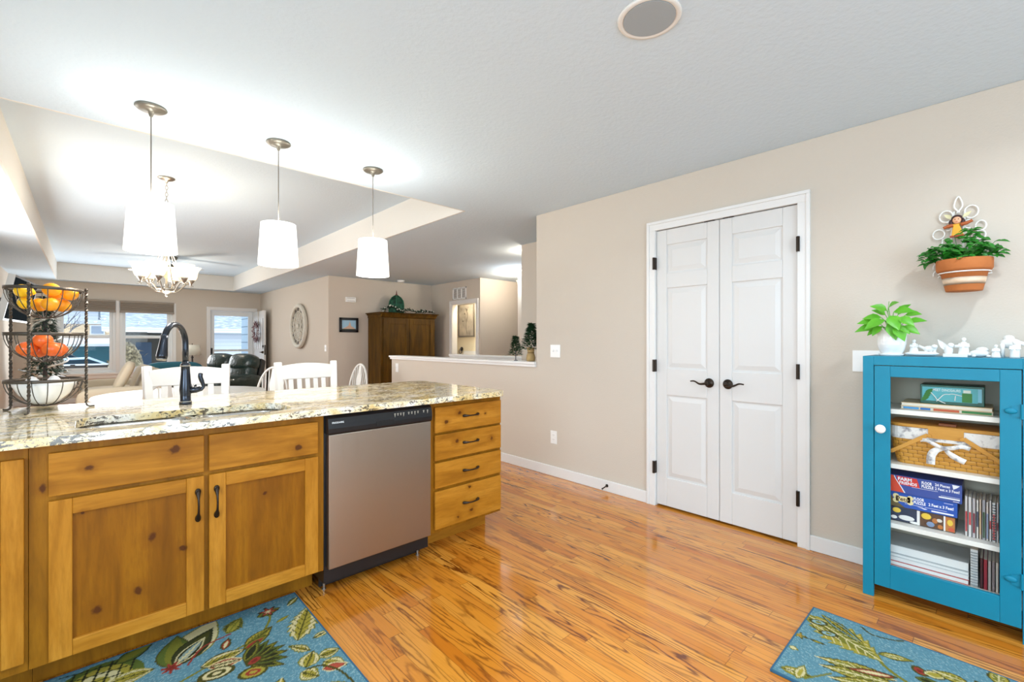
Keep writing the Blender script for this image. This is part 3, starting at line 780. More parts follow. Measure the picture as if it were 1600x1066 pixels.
# ================================================================== FRUIT RACK
rc = Vector((-.14, 3.012, 0)); RB = .132
rack = thing('fruit_basket_stand', 'three-tier wrought iron wire basket stand on the granite countertop', 'basket stand', (rc.x, rc.y, .914))
def twisted(m, p0, p1, hs, turns, n=44):
    rings = []
    for i in range(n+1):
        t = i/n; c = Vector(p0).lerp(Vector(p1), t); a0 = 2*math.pi*turns*t
        rings += [(c.x+hs*1.414*math.cos(a0+k*math.pi/2), c.y+hs*1.414*math.sin(a0+k*math.pi/2), c.z) for k in range(4)]
    fs = [(i*4+k, i*4+(k+1) % 4, i*4+4+(k+1) % 4, i*4+4+k) for i in range(n) for k in range(4)]
    fs += [(3, 2, 1, 0), tuple(n*4+k for k in range(4))]
    m.add(rings, fs)
for px_, py_ in ((-.185, 2.872), (-.262, 3.10), (.004, 3.02)):
    dv = (Vector((px_, py_, 0))-rc).normalized(); pp = rc+dv*(RB+.008)
    m = M(); twisted(m, (pp.x, pp.y, .935), (pp.x, pp.y, 1.478), .0048, 7)
    m.ell((pp.x, pp.y, 1.482), (.007, .007, .007), 8)
    m.tube(smooth_path([(pp.x, pp.y, .94), (pp.x+dv.x*.002, pp.y+dv.y*.002, .925), (pp.x+dv.x*.012, pp.y+dv.y*.012, .918), (pp.x+dv.x*.03, pp.y+dv.y*.03, .9185)], 4), .0042, 6)
    obj('leg', m, 'iron', rack)
for zr, dep in ((1.47, .132), (1.265, .128), (1.052, .118)):
    b = obj('basket', M().lathe([(RB-.003, zr-.007), (RB+.001, zr-.007), (RB+.001, zr+.007), (RB-.003, zr+.007)], rc, 40, 'z', True, True), 'iron', rack)
    m = M()
    for k in range(16):
        a = 2*math.pi*(k+.3)/16
        P = []
        for i in range(9):
            th = math.pi/2*i/8.6; rr_ = (RB-.003)*math.cos(th)
            P.append((rc.x+rr_*math.cos(a), rc.y+rr_*math.sin(a), zr-dep*math.sin(th)))
        m.tube(P, .0019, 6)
    m.lathe([(.012, 0), (.012, .004)], (rc.x, rc.y, zr-dep-.002), 12)
    obj('wires', m, 'iron', b)
m = M()
for s_, o_ in ((1, 0), (-1, .03)):
    P = [(-.012-.02*math.cos(t*.5)*(1-t/9)*s_-.012, 3.0-.0*t, 1.0+o_+.02*math.sin(t*.5)*(1-t/9)) for t in range(0, 9)]
    m.tube(P, .003, 6)
obj('scroll', m, 'iron', rack)
def fruit(name, mt, c, r, lab, cat, grp, long_=1.0, tilt=0, stem=None):
    rot = Matrix.Rotation(tilt, 3, 'Z') @ Matrix.Rotation(R(75 if long_ > 1 else 10), 3, 'Y')
    root = thing(name, lab, cat, c, grp)
    m = M()
    if long_ > 1.05:
        L = r*long_
        prof = [(0.001, -L), (r*.16, -L*.95), (r*.3, -L*.85), (r*.78, -L*.5), (r, 0), (r*.78, L*.5), (r*.3, L*.85), (r*.14, L*.96), (.001, L)]
        mm = M().lathe(prof, (0, 0, 0), 16); m.add([Vector(c)+rot @ Vector(v) for v in mm.v], mm.f, True)
    else: m.ell(c, (r, r, r*.92), 18, rot)
    obj('fruit_body', m, mt, root)
    tip = rot @ Vector((0, 0, r*(long_ if long_ > 1.05 else .9)))
    obj('stem_end', M().ell(Vector(c)+tip, (r*.1, r*.1, r*.06), 8, rot), stem or 'leafd', root)
cit = [  # angle, radius, z, kind
 (200, .062, 1.405, 'lemon', 'yellow lemon lowest at the left of the top wire basket'), (290, .058, 1.400, 'orange', 'orange citrus fruit at the front bottom of the top wire basket'),
 (20, .06, 1.402, 'orange', 'orange citrus fruit at the right bottom of the top wire basket'), (110, .058, 1.402, 'orange', 'orange citrus fruit at the back bottom of the top wire basket'),
 (220, .087, 1.456, 'lemon', 'yellow lemon resting against the left rim of the top wire basket'), (150, .075, 1.463, 'lemon', 'yellow lemon at the back left of the top wire basket'),
 (295, .055, 1.468, 'orange', 'orange citrus fruit topmost at the front of the top wire basket'), (355, .083, 1.456, 'orange', 'orange citrus fruit against the right rim of the top wire basket'),
 (65, .075, 1.463, 'orange', 'orange citrus fruit at the back right of the top wire basket')]
for a, r_, z, k, lab in cit:
    fruit(k, k, (rc.x+r_*math.cos(R(a)), rc.y+r_*math.sin(R(a)), z), .033 if k == 'orange' else .03, lab, 'fruit', 'citrus fruit in the top basket', 1.22 if k == 'lemon' else 1, R(a+40))
for a, r_, z, lab in ((190, .058, 1.196, 'orange-red tomato at the left of the middle wire basket'), (300, .05, 1.196, 'orange-red tomato at the front of the middle wire basket'), (40, .055, 1.192, 'orange-red tomato at the right of the middle wire basket'), (115, .053, 1.19, 'orange-red tomato at the back of the middle wire basket'), (240, .012, 1.235, 'orange-red tomato heaped on top of the others in the middle wire basket')):
    fruit('tomato', 'tomato', (rc.x+r_*math.cos(R(a)), rc.y+r_*math.sin(R(a)), z), .036, lab, 'tomato', 'tomatoes in the middle basket')
z0 = .944
one('bowl', M().lathe([(.001, z0+.004), (.03, z0+.002), (.035, z0), (.05, z0+.012), (.085, z0+.045), (.105, z0+.085), (.108, z0+.1), (.104, z0+.1), (.1, z0+.085), (.08, z0+.05), (.045, z0+.02), (.001, z0+.012)], rc, 32), 'porcelain', 'white rounded bowl sitting in the lowest wire basket', 'bowl', origin=(rc.x, rc.y, z0))
for dx, dy, lab in ((-.04, -.015, 'white egg at the left above the rim of the lowest wire basket'), (.03, .0, 'white egg at the right above the rim of the lowest wire basket')):
    one('egg', M().lathe([(.001, -.03), (.015, -.027), (.024, -.014), (.026, 0), (.022, .018), (.012, .032), (.001, .037)], (rc.x+dx, rc.y+dy, z0+.092), 16), 'bisque', lab, 'egg', 'eggs in the bottom basket', origin=(rc.x+dx, rc.y+dy, z0+.06))

# ================================================================== PENDANTS AND CEILING
def pendant(x, y, lab):
    root = thing('pendant_lamp', lab, 'lamp', (x, y, CZ), 'drum pendants over the peninsula')
    obj('canopy', M().lathe([(.066, CZ), (.068, CZ-.006), (.06, CZ-.013), (.045, CZ-.018), (.014, CZ-.024), (.008, CZ-.045), (.004, CZ-.05)], (x, y, 0), 32), 'pewter', root)
    obj('cord', M().cyl((x, y, 1.90), .0028, CZ-.045-1.90, 'z', 8), 'cord', root)
    m = M().lathe([(.111, 1.69), (.096, 1.938), (.094, 1.938), (.109, 1.69)], (x, y, 0), 48, 'z', True, True)
    s_ = obj('lampshade', m, 'shade', root)
    m = M()
    for k in range(3):
        a = R(120*k); m.tube([(x, y, 1.915), (x+.094*math.cos(a), y+.094*math.sin(a), 1.93)], .0018, 6)
    obj('spider', m, 'nickel', s_)
    obj('socket', M().lathe([(.016, 1.85), (.018, 1.91), (.008, 1.92)], (x, y, 0), 14), 'nickel', root)
    obj('bulb', M().ell((x, y, 1.81), (.03, .03, .042), 14), 'bulb', root)
    lamp('pendant_light', 'POINT', (x, y, 1.745), 11, (1, .93, .84), .03)
    lamp('pendant_glow', 'POINT', (x, y, 1.95), 5, (.97, .95, .90), .03)
pendant(.242, 2.965, 'white drum pendant lamp nearest the sink, largest and leftmost of three')
pendant(.846, 2.965, 'white drum pendant lamp in the middle of three over the peninsula')
pendant(1.462, 2.985, 'white drum pendant lamp above the drawer cabinet end, rightmost of three')
sp = thing('ceiling_speaker', 'round grey speaker set in the white ceiling near the closet', 'speaker', (1.524, .885, CZ))
obj('rim', M().lathe([(.092, CZ-.002), (.1, CZ-.007), (.112, CZ-.006), (.116, CZ)], (1.524, .885, 0), 40), 'white', sp)
obj('grille', M().cyl((1.524, .885, CZ-.0065), .0935, .004, 'z', 40), 'speaker', sp)

# ================================================================== RIGHT WALL FITTINGS
def plate(name, lab, y, z, wd, ht, kind, fx=W, cat='switch'):
    root = thing(name, lab, cat, (fx, y, z))
    obj('cover_plate', M().box(fx-.005, fx, y-wd/2, y+wd/2, z-ht/2, z+ht/2), 'plastic', root, bevel=.002)
    if kind[0] == 't':
        n = int(kind[1])
        for i in range(n):
            yy = y+(i-(n-1)/2)*.046
            obj('toggle', M().obox((fx-.009, yy, z+.003), (.012, .009, .02), Matrix.Rotation(R(20), 3, 'Y')), 'plastic', root)
    elif kind == 'o':
        for dz in (-.02, .02):
            s_ = obj('socket', M().box(fx-.007, fx-.005, y-.016, y+.016, z+dz-.014, z+dz+.014), 'plastic', root, bevel=.001)
            obj('slots', M().box(fx-.0075, fx-.007, y-.008, y-.0055, z+dz-.003, z+dz+.006).box(fx-.0075, fx-.007, y+.0055, y+.008, z+dz-.003, z+dz+.006), 'vent', s_)
    return root
plate('wall_switch', 'white double light switch plate on the beige wall left of the closet', 2.763, 1.143, .118, .116, 't2')
plate('wall_outlet', 'white wall outlet above the baseboard left of the closet', 2.782, .354, .075, .118, 'o', cat='outlet')
plate('wall_switch', 'white light switch plate at the far end of the half wall', 5.66, .87, .075, .118, 't1')
plate('wall_switch', 'wide white wall plate partly hidden behind the teal cabinet', .475, 1.122, .165, .118, 't2')
ds = thing('door_stop', 'small dark door stop on the white baseboard left of the closet', 'door stop', (W-.014, 2.19, .05))
obj('base', M().lathe([(.013, 0), (.013, -.006), (.005, -.008)], (W-.014, 2.19, .05), 12, 'x'), 'bronze', ds)
obj('rod', M().tube([(W-.02, 2.19, .05), (W-.075, 2.19, .04)], .0045, 8).ell((W-.078, 2.19, .0395), (.008, .008, .008), 8), 'bronze', ds)
# ================================================================== RUGS
def c3(h): return np.array(lin(h)[:3])
class Paint:
    def __init__(s, x0, x1, y0, y1, step):
        s.nx = int((x1-x0)/step)+1; s.ny = int((y1-y0)/step)+1
        s.X, s.Y = np.meshgrid(np.linspace(x0, x1, s.nx), np.linspace(y0, y1, s.ny), indexing='ij')
        rg = np.random.RandomState(3); s.j = rg.rand(s.nx, s.ny)
        s.A = np.zeros((s.nx, s.ny, 3)); s.A[:] = c3('62909f')
        s.A *= (.86+.28*s.j)[..., None]
        s.A[s.j > .86] = c3('8fb0b6')
    def put(s, msk, h, k=.14):
        s.A[msk] = (c3(h)[None]*(1-k/2+k*s.j[msk])[:, None])
    def loc(s, c, ang):
        a = R(ang); dx, dy = s.X-c[0], s.Y-c[1]
        return dx*math.cos(a)+dy*math.sin(a), -dx*math.sin(a)+dy*math.cos(a)
    def leaf(s, p, q, Wd, cols, jag=0, n=9, skew=.8, veins=True):
        p, q = np.array(p), np.array(q); L = float(np.hypot(*(q-p))); ang = math.degrees(math.atan2(q[1]-p[1], q[0]-p[0]))
        u, v = s.loc(p, ang); t = np.clip(u/L, 1e-4, 1)
        wd = Wd/2*np.sin(np.pi*t**skew)*(1-jag*np.abs(((t*n) % 1)))
        ok = (u > 0) & (u < L); d = np.abs(v)/np.maximum(wd, 1e-5)
        s.put(ok & (d < 1), cols[0]); s.put(ok & (np.abs(v) < wd-.006), cols[1])
        if len(cols) > 2: s.put(ok & (d < .5) & (np.abs(v) < wd-.012), cols[2])
        if len(cols) > 3 and veins:
            s.put(ok & (np.abs(v) < .003) & (d < .9), cols[3])
            sl = ((u-np.abs(v)*1.2)/L*n) % 1
            s.put(ok & (np.abs(v) < wd-.009) & (sl < .16), cols[3])
    def oval(s, c, a, b, ang, cols):
        u, v = s.loc(c, ang); d = np.sqrt((u/a)**2+(v/b)**2)
        for i, h in enumerate(cols): s.put(d < 1-i/len(cols), h)
    def flower(s, c, r, n, cols, ph=0):
        dx, dy = s.X-c[0], s.Y-c[1]; a = np.arctan2(dy, dx)+ph; d = np.hypot(dx, dy)/(r*(.72+.28*np.cos(n*a)))
        for i, h in enumerate(cols): s.put(d < 1-i/len(cols)*.9, h)
    def vine(s, pts, wd, h):
        P = smooth_path([(x, y, 0) for x, y in pts], 10)
        for a, b in zip(P[:-1], P[1:]):
            u, v = s.X-a.x, s.Y-a.y; d = b-a; t = np.clip((u*d.x+v*d.y)/max(d.length_squared, 1e-9), 0, 1)
            s.put(np.hypot(u-t*d.x, v-t*d.y) < wd/2, h)
OL, OL2, GO, CR, RU, DK, GN = '4d4a1c', '7c7a2a', 'a89a3a', 'd8cb98', '9a3a2c', '2f3018', '5d6a2a'
def rug(name, lab, P, x0, x1, y0, y1, cx):
    zt = .0095
    vs = []; fs = []; nx, ny = P.nx, P.ny
    for i in range(nx):
        for j in range(ny): vs.append((P.X[i, j], P.Y[i, j], zt))
    for i in range(nx-1):
        for j in range(ny-1):
            a = i*ny+j; fs.append((a, a+ny, a+ny+1, a+1))
    root = thing(name, lab, 'rug', (cx[0], cx[1], 0))
    o = obj('pile', M().add(vs, fs, True), 'rug', root)
    at = o.data.color_attributes.new('weave', 'FLOAT_COLOR', 'POINT')
    buf = np.ones((nx*ny, 4), dtype=np.float32); buf[:, :3] = P.A.reshape(-1, 3); at.data.foreach_set('color', buf.ravel())
    e = .007
    obj('binding', M().box(x0-e, x1+e, y0-e, y0, 0, .0102).box(x0-e, x1+e, y1, y1+e, 0, .0102).box(x0-e, x0, y0, y1, 0, .0102).box(x1, x1+e, y0, y1, 0, .0102).box(x0, x1, y0, y1, 0, .004), 'rugedge', root, bevel=.003)
x0, x1, y0, y1 = -.55, .735, 1.45, 2.335
P = Paint(x0, x1, y0, y1, .0042)
# rosette with a lattice heart, far left
P.oval((.03, 2.2), .13, .12, 10, [GN, GO, CR, GO]); 
for k in range(6): P.vine([(-.08+.035*k, 2.11), (-.03+.035*k, 2.31)], .007, DK)
for k in range(5): P.vine([(.11, 2.12+.04*k), (-.07, 2.14+.045*k)], .006, DK)
P.leaf((.06, 2.17), (.19, 2.15), .08, [GO, CR, GO, OL])
P.leaf((.08, 2.28), (.2, 2.34), .07, [DK, GN, OL2])
# large tulip
P.leaf((.235, 2.11), (.42, 2.36), .16, [OL2, CR, CR], 0)
P.leaf((.235, 2.11), (.275, 2.33), .12, [OL, GN, OL2], 0)
P.leaf((.24, 2.11), (.395, 2.29), .11, [DK, '3c3d1e', OL], 0)
P.leaf((.245, 2.12), (.36, 2.24), .065, [CR, DK, '8fa29a', CR], 0)
P.flower((.232, 2.112), .035, 7, [RU, '7a2a22'])
P.leaf((.43, 2.2), (.5, 2.29), .09, [OL2, OL, GO, OL2], .3)
P.vine([(.28, 2.09), (.34, 2.17), (.44, 2.19)], .008, RU)
# stems and the spray of leaves
P.vine([(.2, 1.99), (.3, 2.02), (.42, 2.06), (.52, 2.09), (.585, 2.18), (.6, 2.24)], .01, OL2)
P.leaf((.46, 2.05), (.585, 2.13), .07, [OL, GO, OL2, OL])
P.leaf((.45, 2.04), (.56, 2.08), .05, [OL, OL2, RU])
P.leaf((.31, 2.04), (.47, 2.045), .075, [OL, CR, GO, OL])
P.leaf((.33, 2.02), (.45, 1.985), .06, [CR, RU, CR, OL])
P.oval((.35, 1.965), .06, .035, -10, [OL, CR, OL, CR])
for k in range(7): P.leaf((.44, 1.96), (.44+.15*math.cos(R(-42+17*k)), 1.94+.15*math.sin(R(-42+17*k))), .05, [OL, GN if k % 2 else OL2, DK])
P.oval((.47, 1.945), .035, .022, 20, [OL, RU, '7a2a22'])
P.oval((.45, 1.88), .05, .034, -15, [OL, GO, RU, GO])
P.leaf((.25, 1.98), (.33, 1.86), .06, [OL, GO, CR, OL]); P.leaf((.2, 2.0), (.1, 2.06), .06, [OL, GO, CR, OL])
# small red flower with leaves
P.leaf((.55, 2.24), (.655, 2.255), .05, [OL, OL2, GN])
P.flower((.6, 2.255), .042, 6, [DK, RU, 'b4523c', CR], .4)
P.leaf((.6, 2.14), (.665, 2.165), .022, [OL2, GO, CR])
# cream leaf at the right edge
P.leaf((.63, 1.955), (.76, 2.19), .13, [OL2, CR, GO, OL], .28, 8)
# cluster low at the right
for a, b, wd in (((.6, 1.77), (.655, 1.85), .08), ((.655, 1.8), (.74, 1.79), .06), ((.58, 1.76), (.62, 1.69), .07), ((.66, 1.76), (.72, 1.68), .07)):
    P.leaf(a, b, wd, [OL2, CR, GO, OL])
P.leaf((.64, 1.72), (.73, 1.69), .05, [CR, RU, 'b4523c']); P.vine([(.6, 1.76), (.65, 1.74), (.69, 1.66), (.7, 1.55)], .009, OL)
for k, (cx_, cy_) in enumerate(((-.1, 1.9), (.1, 1.75), (-.3, 2.1), (-.35, 1.7), (.4, 1.62), (.15, 1.55))):
    P.flower((cx_, cy_), .09, 6, [OL, CR, GO, RU, CR], k); 
    for q in range(4): P.leaf((cx_+.08*math.cos(q*1.6+k), cy_+.08*math.sin(q*1.6+k)), (cx_+.2*math.cos(q*1.6+k), cy_+.2*math.sin(q*1.6+k)), .07, [OL, GO, OL2, CR])
rg = random.Random(12); basec_ = P.A.copy()
for k in range(420):
    cx_, cy_ = rg.uniform(.0, .72), rg.uniform(1.55, 2.31); a = rg.uniform(0, 360); L = rg.uniform(.06, .12)
    i_, j_ = int((cx_-x0)/.0042), int((cy_-y0)/.0042); q = int(.045/.0042)
    blk = P.A[max(0, i_-q):i_+q, max(0, j_-q):j_+q]
    if blk.size and (blk[..., 2] > .2).mean() > .97 and (blk[..., 0] < .35).mean() > .97:
        e_ = (cx_-L/2*math.cos(R(a)), cy_-L/2*math.sin(R(a))), (cx_+L/2*math.cos(R(a)), cy_+L/2*math.sin(R(a)))
        P.leaf(e_[0], e_[1], L*.45, rg.choice(([OL2, GO, CR, OL], [OL, OL2, GO, CR], [OL2, CR, GO, OL], [OL, RU, CR])), rg.choice((0, .2)), 6)
rug('floral_rug', 'blue hooked floral rug on the oak floor along the sink cabinet', P, x0, x1, y0, y1, (.09, 1.9))
x0, x1, y0, y1 = 1.868, 2.437, -.75, .576
P = Paint(x0, x1, y0, y1, .0042)
P.vine([(2.36, .5), (2.25, .34), (2.19, .29), (2.15, .23), (2.1, .1), (2.2, -.1)], .014, OL2)
P.leaf((2.36, .60), (2.215, .30), .19, [OL2, GO, OL2, CR], .3, 9, 1.0)
P.leaf((2.4, .54), (2.28, .36), .05, [OL, '6f969a', OL, GO]); P.leaf((2.30, .56), (2.25, .44), .05, [OL, GO, OL2, CR])
P.oval((2.325, .535), .022, .035, 20, [OL, '8fb0b4', OL2]); P.oval((2.265, .485), .02, .035, 25, [OL, '8fb0b4', OL2])
P.leaf((2.262, .325), (2.31, .215), .045, [OL, GO, CR, OL2])
P.flower((2.165, .565), .025, 5, [OL, GO, 'b08038']); P.vine([(2.165, .55), (2.17, .5)], .007, OL); P.leaf((2.168, .53), (2.172, .47), .018, [OL, GO])
P.leaf((2.06, .575), (2.055, .54), .03, [OL2, CR])
for a, b in (((2.13, .25), (2.065, .49)), ((2.1, .25), (2.02, .47)), ((2.07, .22), (1.97, .43))):
    P.leaf(a, b, .075, [OL, GO, OL2, CR], .15)
P.leaf((2.15, .25), (2.07, .4), .04, [OL, RU, CR]);
P.leaf((1.9, .56), (1.93, .46), .05, [OL2, GO, CR, OL]); P.leaf((1.88, .5), (1.98, .5), .04, [OL2, CR, GO]); P.vine([(1.9, .48), (1.95, .45), (2.0, .42)], .008, OL2)
P.vine([(2.42, .4), (2.39, .36), (2.41, .29), (2.44, .26)], .008, OL)
P.oval((2.255, .2), .03, .022, 40, [OL, RU, '7a2a22']); P.leaf((2.25, .19), (2.29, .12), .05, [OL, CR, GO]); P.leaf((2.2, .21), (2.22, .12), .04, [OL, GN, DK])
for k, (cx_, cy_) in enumerate(((2.3, .0), (2.0, -.05), (2.2, -.4), (1.98, .18))):
    P.flower((cx_, cy_), .07, 6, [OL, CR, GO, RU], k)
    for q in range(4): P.leaf((cx_+.07*math.cos(q*1.6+k), cy_+.07*math.sin(q*1.6+k)), (cx_+.17*math.cos(q*1.6+k), cy_+.17*math.sin(q*1.6+k)), .06, [OL, GO, OL2, CR])
rug('floral_rug', 'blue hooked floral runner rug on the oak floor in front of the teal cabinet', P, x0, x1, y0, y1, (2.15, -.1))

# ================================================================== TEAL CABINET
TX = 2.775; TB = 3.108; YL, YR = .454, -.102
tc = thing('display_cabinet', 'teal painted cabinet with a glass door against the beige wall', 'cabinet', (2.94, .176, 0))
m = M().box(TX, TX+.02, YL-.042, YL, 0, 1.16).box(TX, TX+.02, YR, YR+.035, 0, 1.16).box(TX, TX+.02, YR+.035, YL-.042, 1.117, 1.16)
obj('face_frame', m, 'teal', tc, bevel=.0015)
m = M().box(TX+.02, TB, YL-.018, YL, 0, 1.16).box(TX+.02, TB, YR, YR+.018, 0, 1.16).box(TX+.02, TB, YR+.018, YL-.018, 1.14, 1.1601)
obj('side_and_top', m, 'teal', tc, bevel=.001)
m = M().box(TB-.01, TB, YR+.018, YL-.018, .06, 1.14).box(TX+.022, TB-.01, YL-.022, YL-.018, .1, 1.14).box(TX+.022, TB-.01, YR+.018, YR+.022, .1, 1.14)
obj('lining', m, 'tealin', tc)
for zt in (.909, .65, .366, .152):
    obj('shelf', M().box(TX+.025, TB-.01, YR+.022, YL-.022, zt-.022, zt), 'shelf', tc, bevel=.0015)
D0, D1 = YR+.038, YL-.0445; g0, g1, gz0, gz1 = -.003, .35, .17, 1.063
m = M().box(TX-.001, TX+.019, D0, g0, .062, 1.114).box(TX-.001, TX+.019, g1, D1, .062, 1.114).box(TX-.001, TX+.019, g0, g1, .062, gz0).box(TX-.001, TX+.019, g0, g1, gz1, 1.114)
dr = obj('door', m, 'teal', tc, bevel=.002)
obj('pane', M().box(TX+.008, TX+.0105, g0-.003, g1+.003, gz0-.003, gz1+.003), 'glass', dr)
tag(obj('knob', M().lathe([(.008, 0), (.008, -.01), (.017, -.013), (.021, -.02), (.019, -.028), (.01, -.033), (.001, -.034)], (TX-.001, .384, .815), 20, 'x'), 'porcelain', dr), 'white porcelain knob')
for z in (.945, .255):
    m = M().cyl((TX-.006, D0-.002, z-.03), .006, .06, 'z', 10).box(TX-.004, TX-.001, D0-.028, D0+.028, z-.022, z+.022).ell((TX-.005, D0+.03, z), (.005, .02, .012), 10)
    obj('hinge', m, 'teal', dr)
# ---- on the shelves
def slab(name, lab, cat, x0, x1, y0, y1, z0, z1, cover, grp, page='paper', spine_front=True, t=.0022, pages=True):
    root = thing(name, lab, cat, ((x0+x1)/2, (y0+y1)/2, z0), grp)
    m = M().box(x0, x1, y0, y1, z0, z0+t).box(x0, x1, y0, y1, z1-t, z1)
    m.box(x1-t, x1, y0, y1, z0, z1)
    obj('cover', m, cover, root)
    obj('pages', M().box(x0+.002, x1-t, y0+.002, y1-.002, z0+t, z1-t), page, root)
    return root
def upright(name, lab, cat, x0, x1, yc, wd, z0, h, cover, grp, page='paper', mark=None):
    root = thing(name, lab, cat, ((x0+x1)/2, yc, z0), grp)
    t = .0012
    m = M().box(x0, x1, yc-wd/2, yc-wd/2+t, z0, z0+h).box(x0, x1, yc+wd/2-t, yc+wd/2, z0, z0+h).box(x0, x0+t, yc-wd/2, yc+wd/2, z0, z0+h)
    obj('cover', m, cover, root)
    obj('pages', M().box(x0+t, x1-.003, yc-wd/2+t, yc+wd/2-t, z0+.002, z0+h-.002), page, root)
    if mark: obj('spine_print', M().box(x0-.0004, x0, yc-wd*.28, yc+wd*.28, z0+h*mark[1], z0+h*mark[2]), flat(mark[0]), root)
    return root
G = 'flat books on the top shelf'
b1 = slab('picture_book', 'thin picture book with blue, red and green page edges, lowest of the flat pile', 'book', 2.845, 3.05, .015, .32, .9095, .9255, flat('d9bc90'), G)
m = M()
for i, (a, b, h) in enumerate(((.255, .31, '4a9ad0'), (.215, .25, '2b6fb4'), (.12, .205, 'c4552a'), (.02, .112, '2f7a34'))):
    m.mat(i).box(2.8448, 2.846, a, b, .9122, .9222)
obj('coloured_pages', m, [flat(h) for h in ('4a9ad0', '2b6fb4', 'c4552a', '2f7a34')], b1)
slab('picture_book', 'thin tan picture book lying under the dinosaur book', 'book', 2.84, 3.045, .017, .318, .926, .942, flat('e0c498'), G)
bx = thing('book', 'green and turquoise dinosaur book tied with white ribbon on the flat books', 'book', (2.95, .146, .9425))
X = 2.868
m = M().box(X, 3.02, .042, .252, .9425, 1.03)
obj('cover', m, flat('0e5a4a', .4), bx, bevel=.002)
m = M().box(X-.0006, X, .062, .245, .956, 1.02).mat(1).box(X-.001, X-.0006, .05, .062, .96, 1.02).mat(2).box(X-.0012, X-.0006, .08, .112, .957, .998).mat(3).box(X-.0012, X-.0006, .084, .108, .999, 1.012)
m.mat(2)
for k in range(5): m.leaf((X-.001, .25-.004*k, .955+.01*k), (0, -.7, .4), .035, .012, (-1, 0, 0), 0)
obj('cover_picture', m, [flat('57b4bc'), flat('7fc8dc'), flat('2f7d2c'), flat('dfe6d8')], bx)
obj('lettering', M().text('MEET DINOSAURS', .0165, (X-.0014, .209, 1.002), (0, -1, 0), (0, 0, 1), .0002, .0003, width=.092), flat('dff2f2'), bx)
m = M()
for P_ in ([(X-.004, .215, .995), (X-.006, .2, .975), (X-.007, .192, .962), (X-.01, .165, .948)], [(X-.004, .15, .99), (X-.005, .17, .988), (X-.006, .185, .97), (X-.007, .196, .955)], [(X-.003, .112, .985), (X-.003, .14, .992), (X-.004, .155, .99)], [(X-.003, .135, .962), (X-.003, .133, .985)]):
    m.tube(smooth_path(P_, 5), .0018, 6)
obj('ribbon', m, flat('f2f2ee'), bx)
# picnic basket
bk = thing('picnic_basket', 'honey splint picnic basket with floral liner and bow on the second shelf', 'basket', (2.955, .16, .6505))
def rrect(x0, x1, y0, y1, r, z, k=6):
    o = []
    for cx, cy, a0 in ((x1-r, y1-r, 0), (x0+r, y1-r, 90), (x0+r, y0+r, 180), (x1-r, y0+r, 270)):
        o += [(cx+r*math.cos(R(a0+90*i/k)), cy+r*math.sin(R(a0+90*i/k)), z) for i in range(k+1)]
    return o
def loft(m, rings, cap=True):
    n = len(rings[0]); vs = [p for rg in rings for p in rg]
    fs = [(i*n+j, i*n+(j+1) % n, (i+1)*n+(j+1) % n, (i+1)*n+j) for i in range(len(rings)-1) for j in range(n)]
    if cap: fs += [tuple(range(n-1, -1, -1)), tuple((len(rings)-1)*n+j for j in range(n))]
    return m.add(vs, fs, False)
bx0, bx1, by0, by1 = 2.842, 3.07, -.052, .362
obj('body', loft(M(), [rrect(bx0+.012, bx1-.012, by0+.025, by1-.025, .035, .6505), rrect(bx0+.004, bx1-.004, by0+.008, by1-.008, .04, .72), rrect(bx0, bx1, by0, by1, .045, .818)]), 'wicker', bk)
obj('liner', loft(M(), [rrect(bx0-.0015, bx1+.0015, by0-.0015, by1+.0015, .046, .77), rrect(bx0-.003, bx1+.003, by0-.003, by1+.003, .047, .778), rrect(bx0-.003, bx1+.003, by0-.003, by1+.003, .047, .826)]), 'liner', bk)
obj('rim', M().box(bx0-.007, bx0-.003, .105, .222, .786, .832), 'wood_lid', bk)
obj('lid', loft(M(), [rrect(bx0-.004, bx1+.004, by0-.004, by1+.004, .05, .827), rrect(bx0-.004, bx1+.004, by0-.004, by1+.004, .05, .842)]), 'wood_lid', bk, bevel=.003)
tag(obj('lid_tab', M().box(2.87, 2.93, .13, .19, .842, .853), flat('8a4a1e'), bk, bevel=.002), 'dark wooden tab on the lid')
for ya, za, yb, zb in ((.222, .80, .352, .705), (.106, .80, -.03, .70)):
    m = M().beam((bx0-.011, ya, za), (bx0-.014, yb, zb), .017, .006, (1, 0, 0)).cyl((bx0-.017, ya+(-.004 if ya > .15 else .004), za-.003), .0075, .008, 'x', 12)
    m.beam((bx0-.014, yb, zb), (bx0+.06, yb+(.012 if ya > .15 else -.012), zb-.008), .017, .006, (0, 1, 0))
    obj('handle', m, 'wood_lid', bk, bevel=.001)
m = M(); xk = bx0-.016
def ribbon(m, pts, wd, x):
    P_ = smooth_path([(x_, y_, z_) for x_, y_, z_ in pts], 5); n = len(P_)
    vs = []
    for i, p in enumerate(P_):
        d_ = (P_[min(i+1, n-1)]-P_[max(i-1, 0)]); nn = Vector((0, -d_.z, d_.y)).normalized()
        ww = wd*(.5+.5*min(1, i/n*2.2)) if x else wd
        vs += [p+nn*ww/2, p-nn*ww/2, p+nn*ww/2+Vector((.002, 0, 0)), p-nn*ww/2+Vector((.002, 0, 0))]
    fs = []
    for i in range(n-1):
        a = i*4; fs += [(a, a+1, a+5, a+4), (a+2, a+6, a+7, a+3), (a, a+4, a+6, a+2), (a+1, a+3, a+7, a+5)]
    m.add(vs, fs, True)
ribbon(m, [(xk, .168, .748), (xk-.008, .19, .757), (xk-.004, .225, .775), (xk+.006, .25, .772)], .016, 0)
ribbon(m, [(xk, .168, .748), (xk-.008, .14, .755), (xk-.004, .11, .765), (xk+.006, .085, .757)], .018, 0)
ribbon(m, [(xk, .172, .746), (xk-.006, .195, .735), (xk-.004, .21, .71), (xk, .213, .668)], .03, 1)
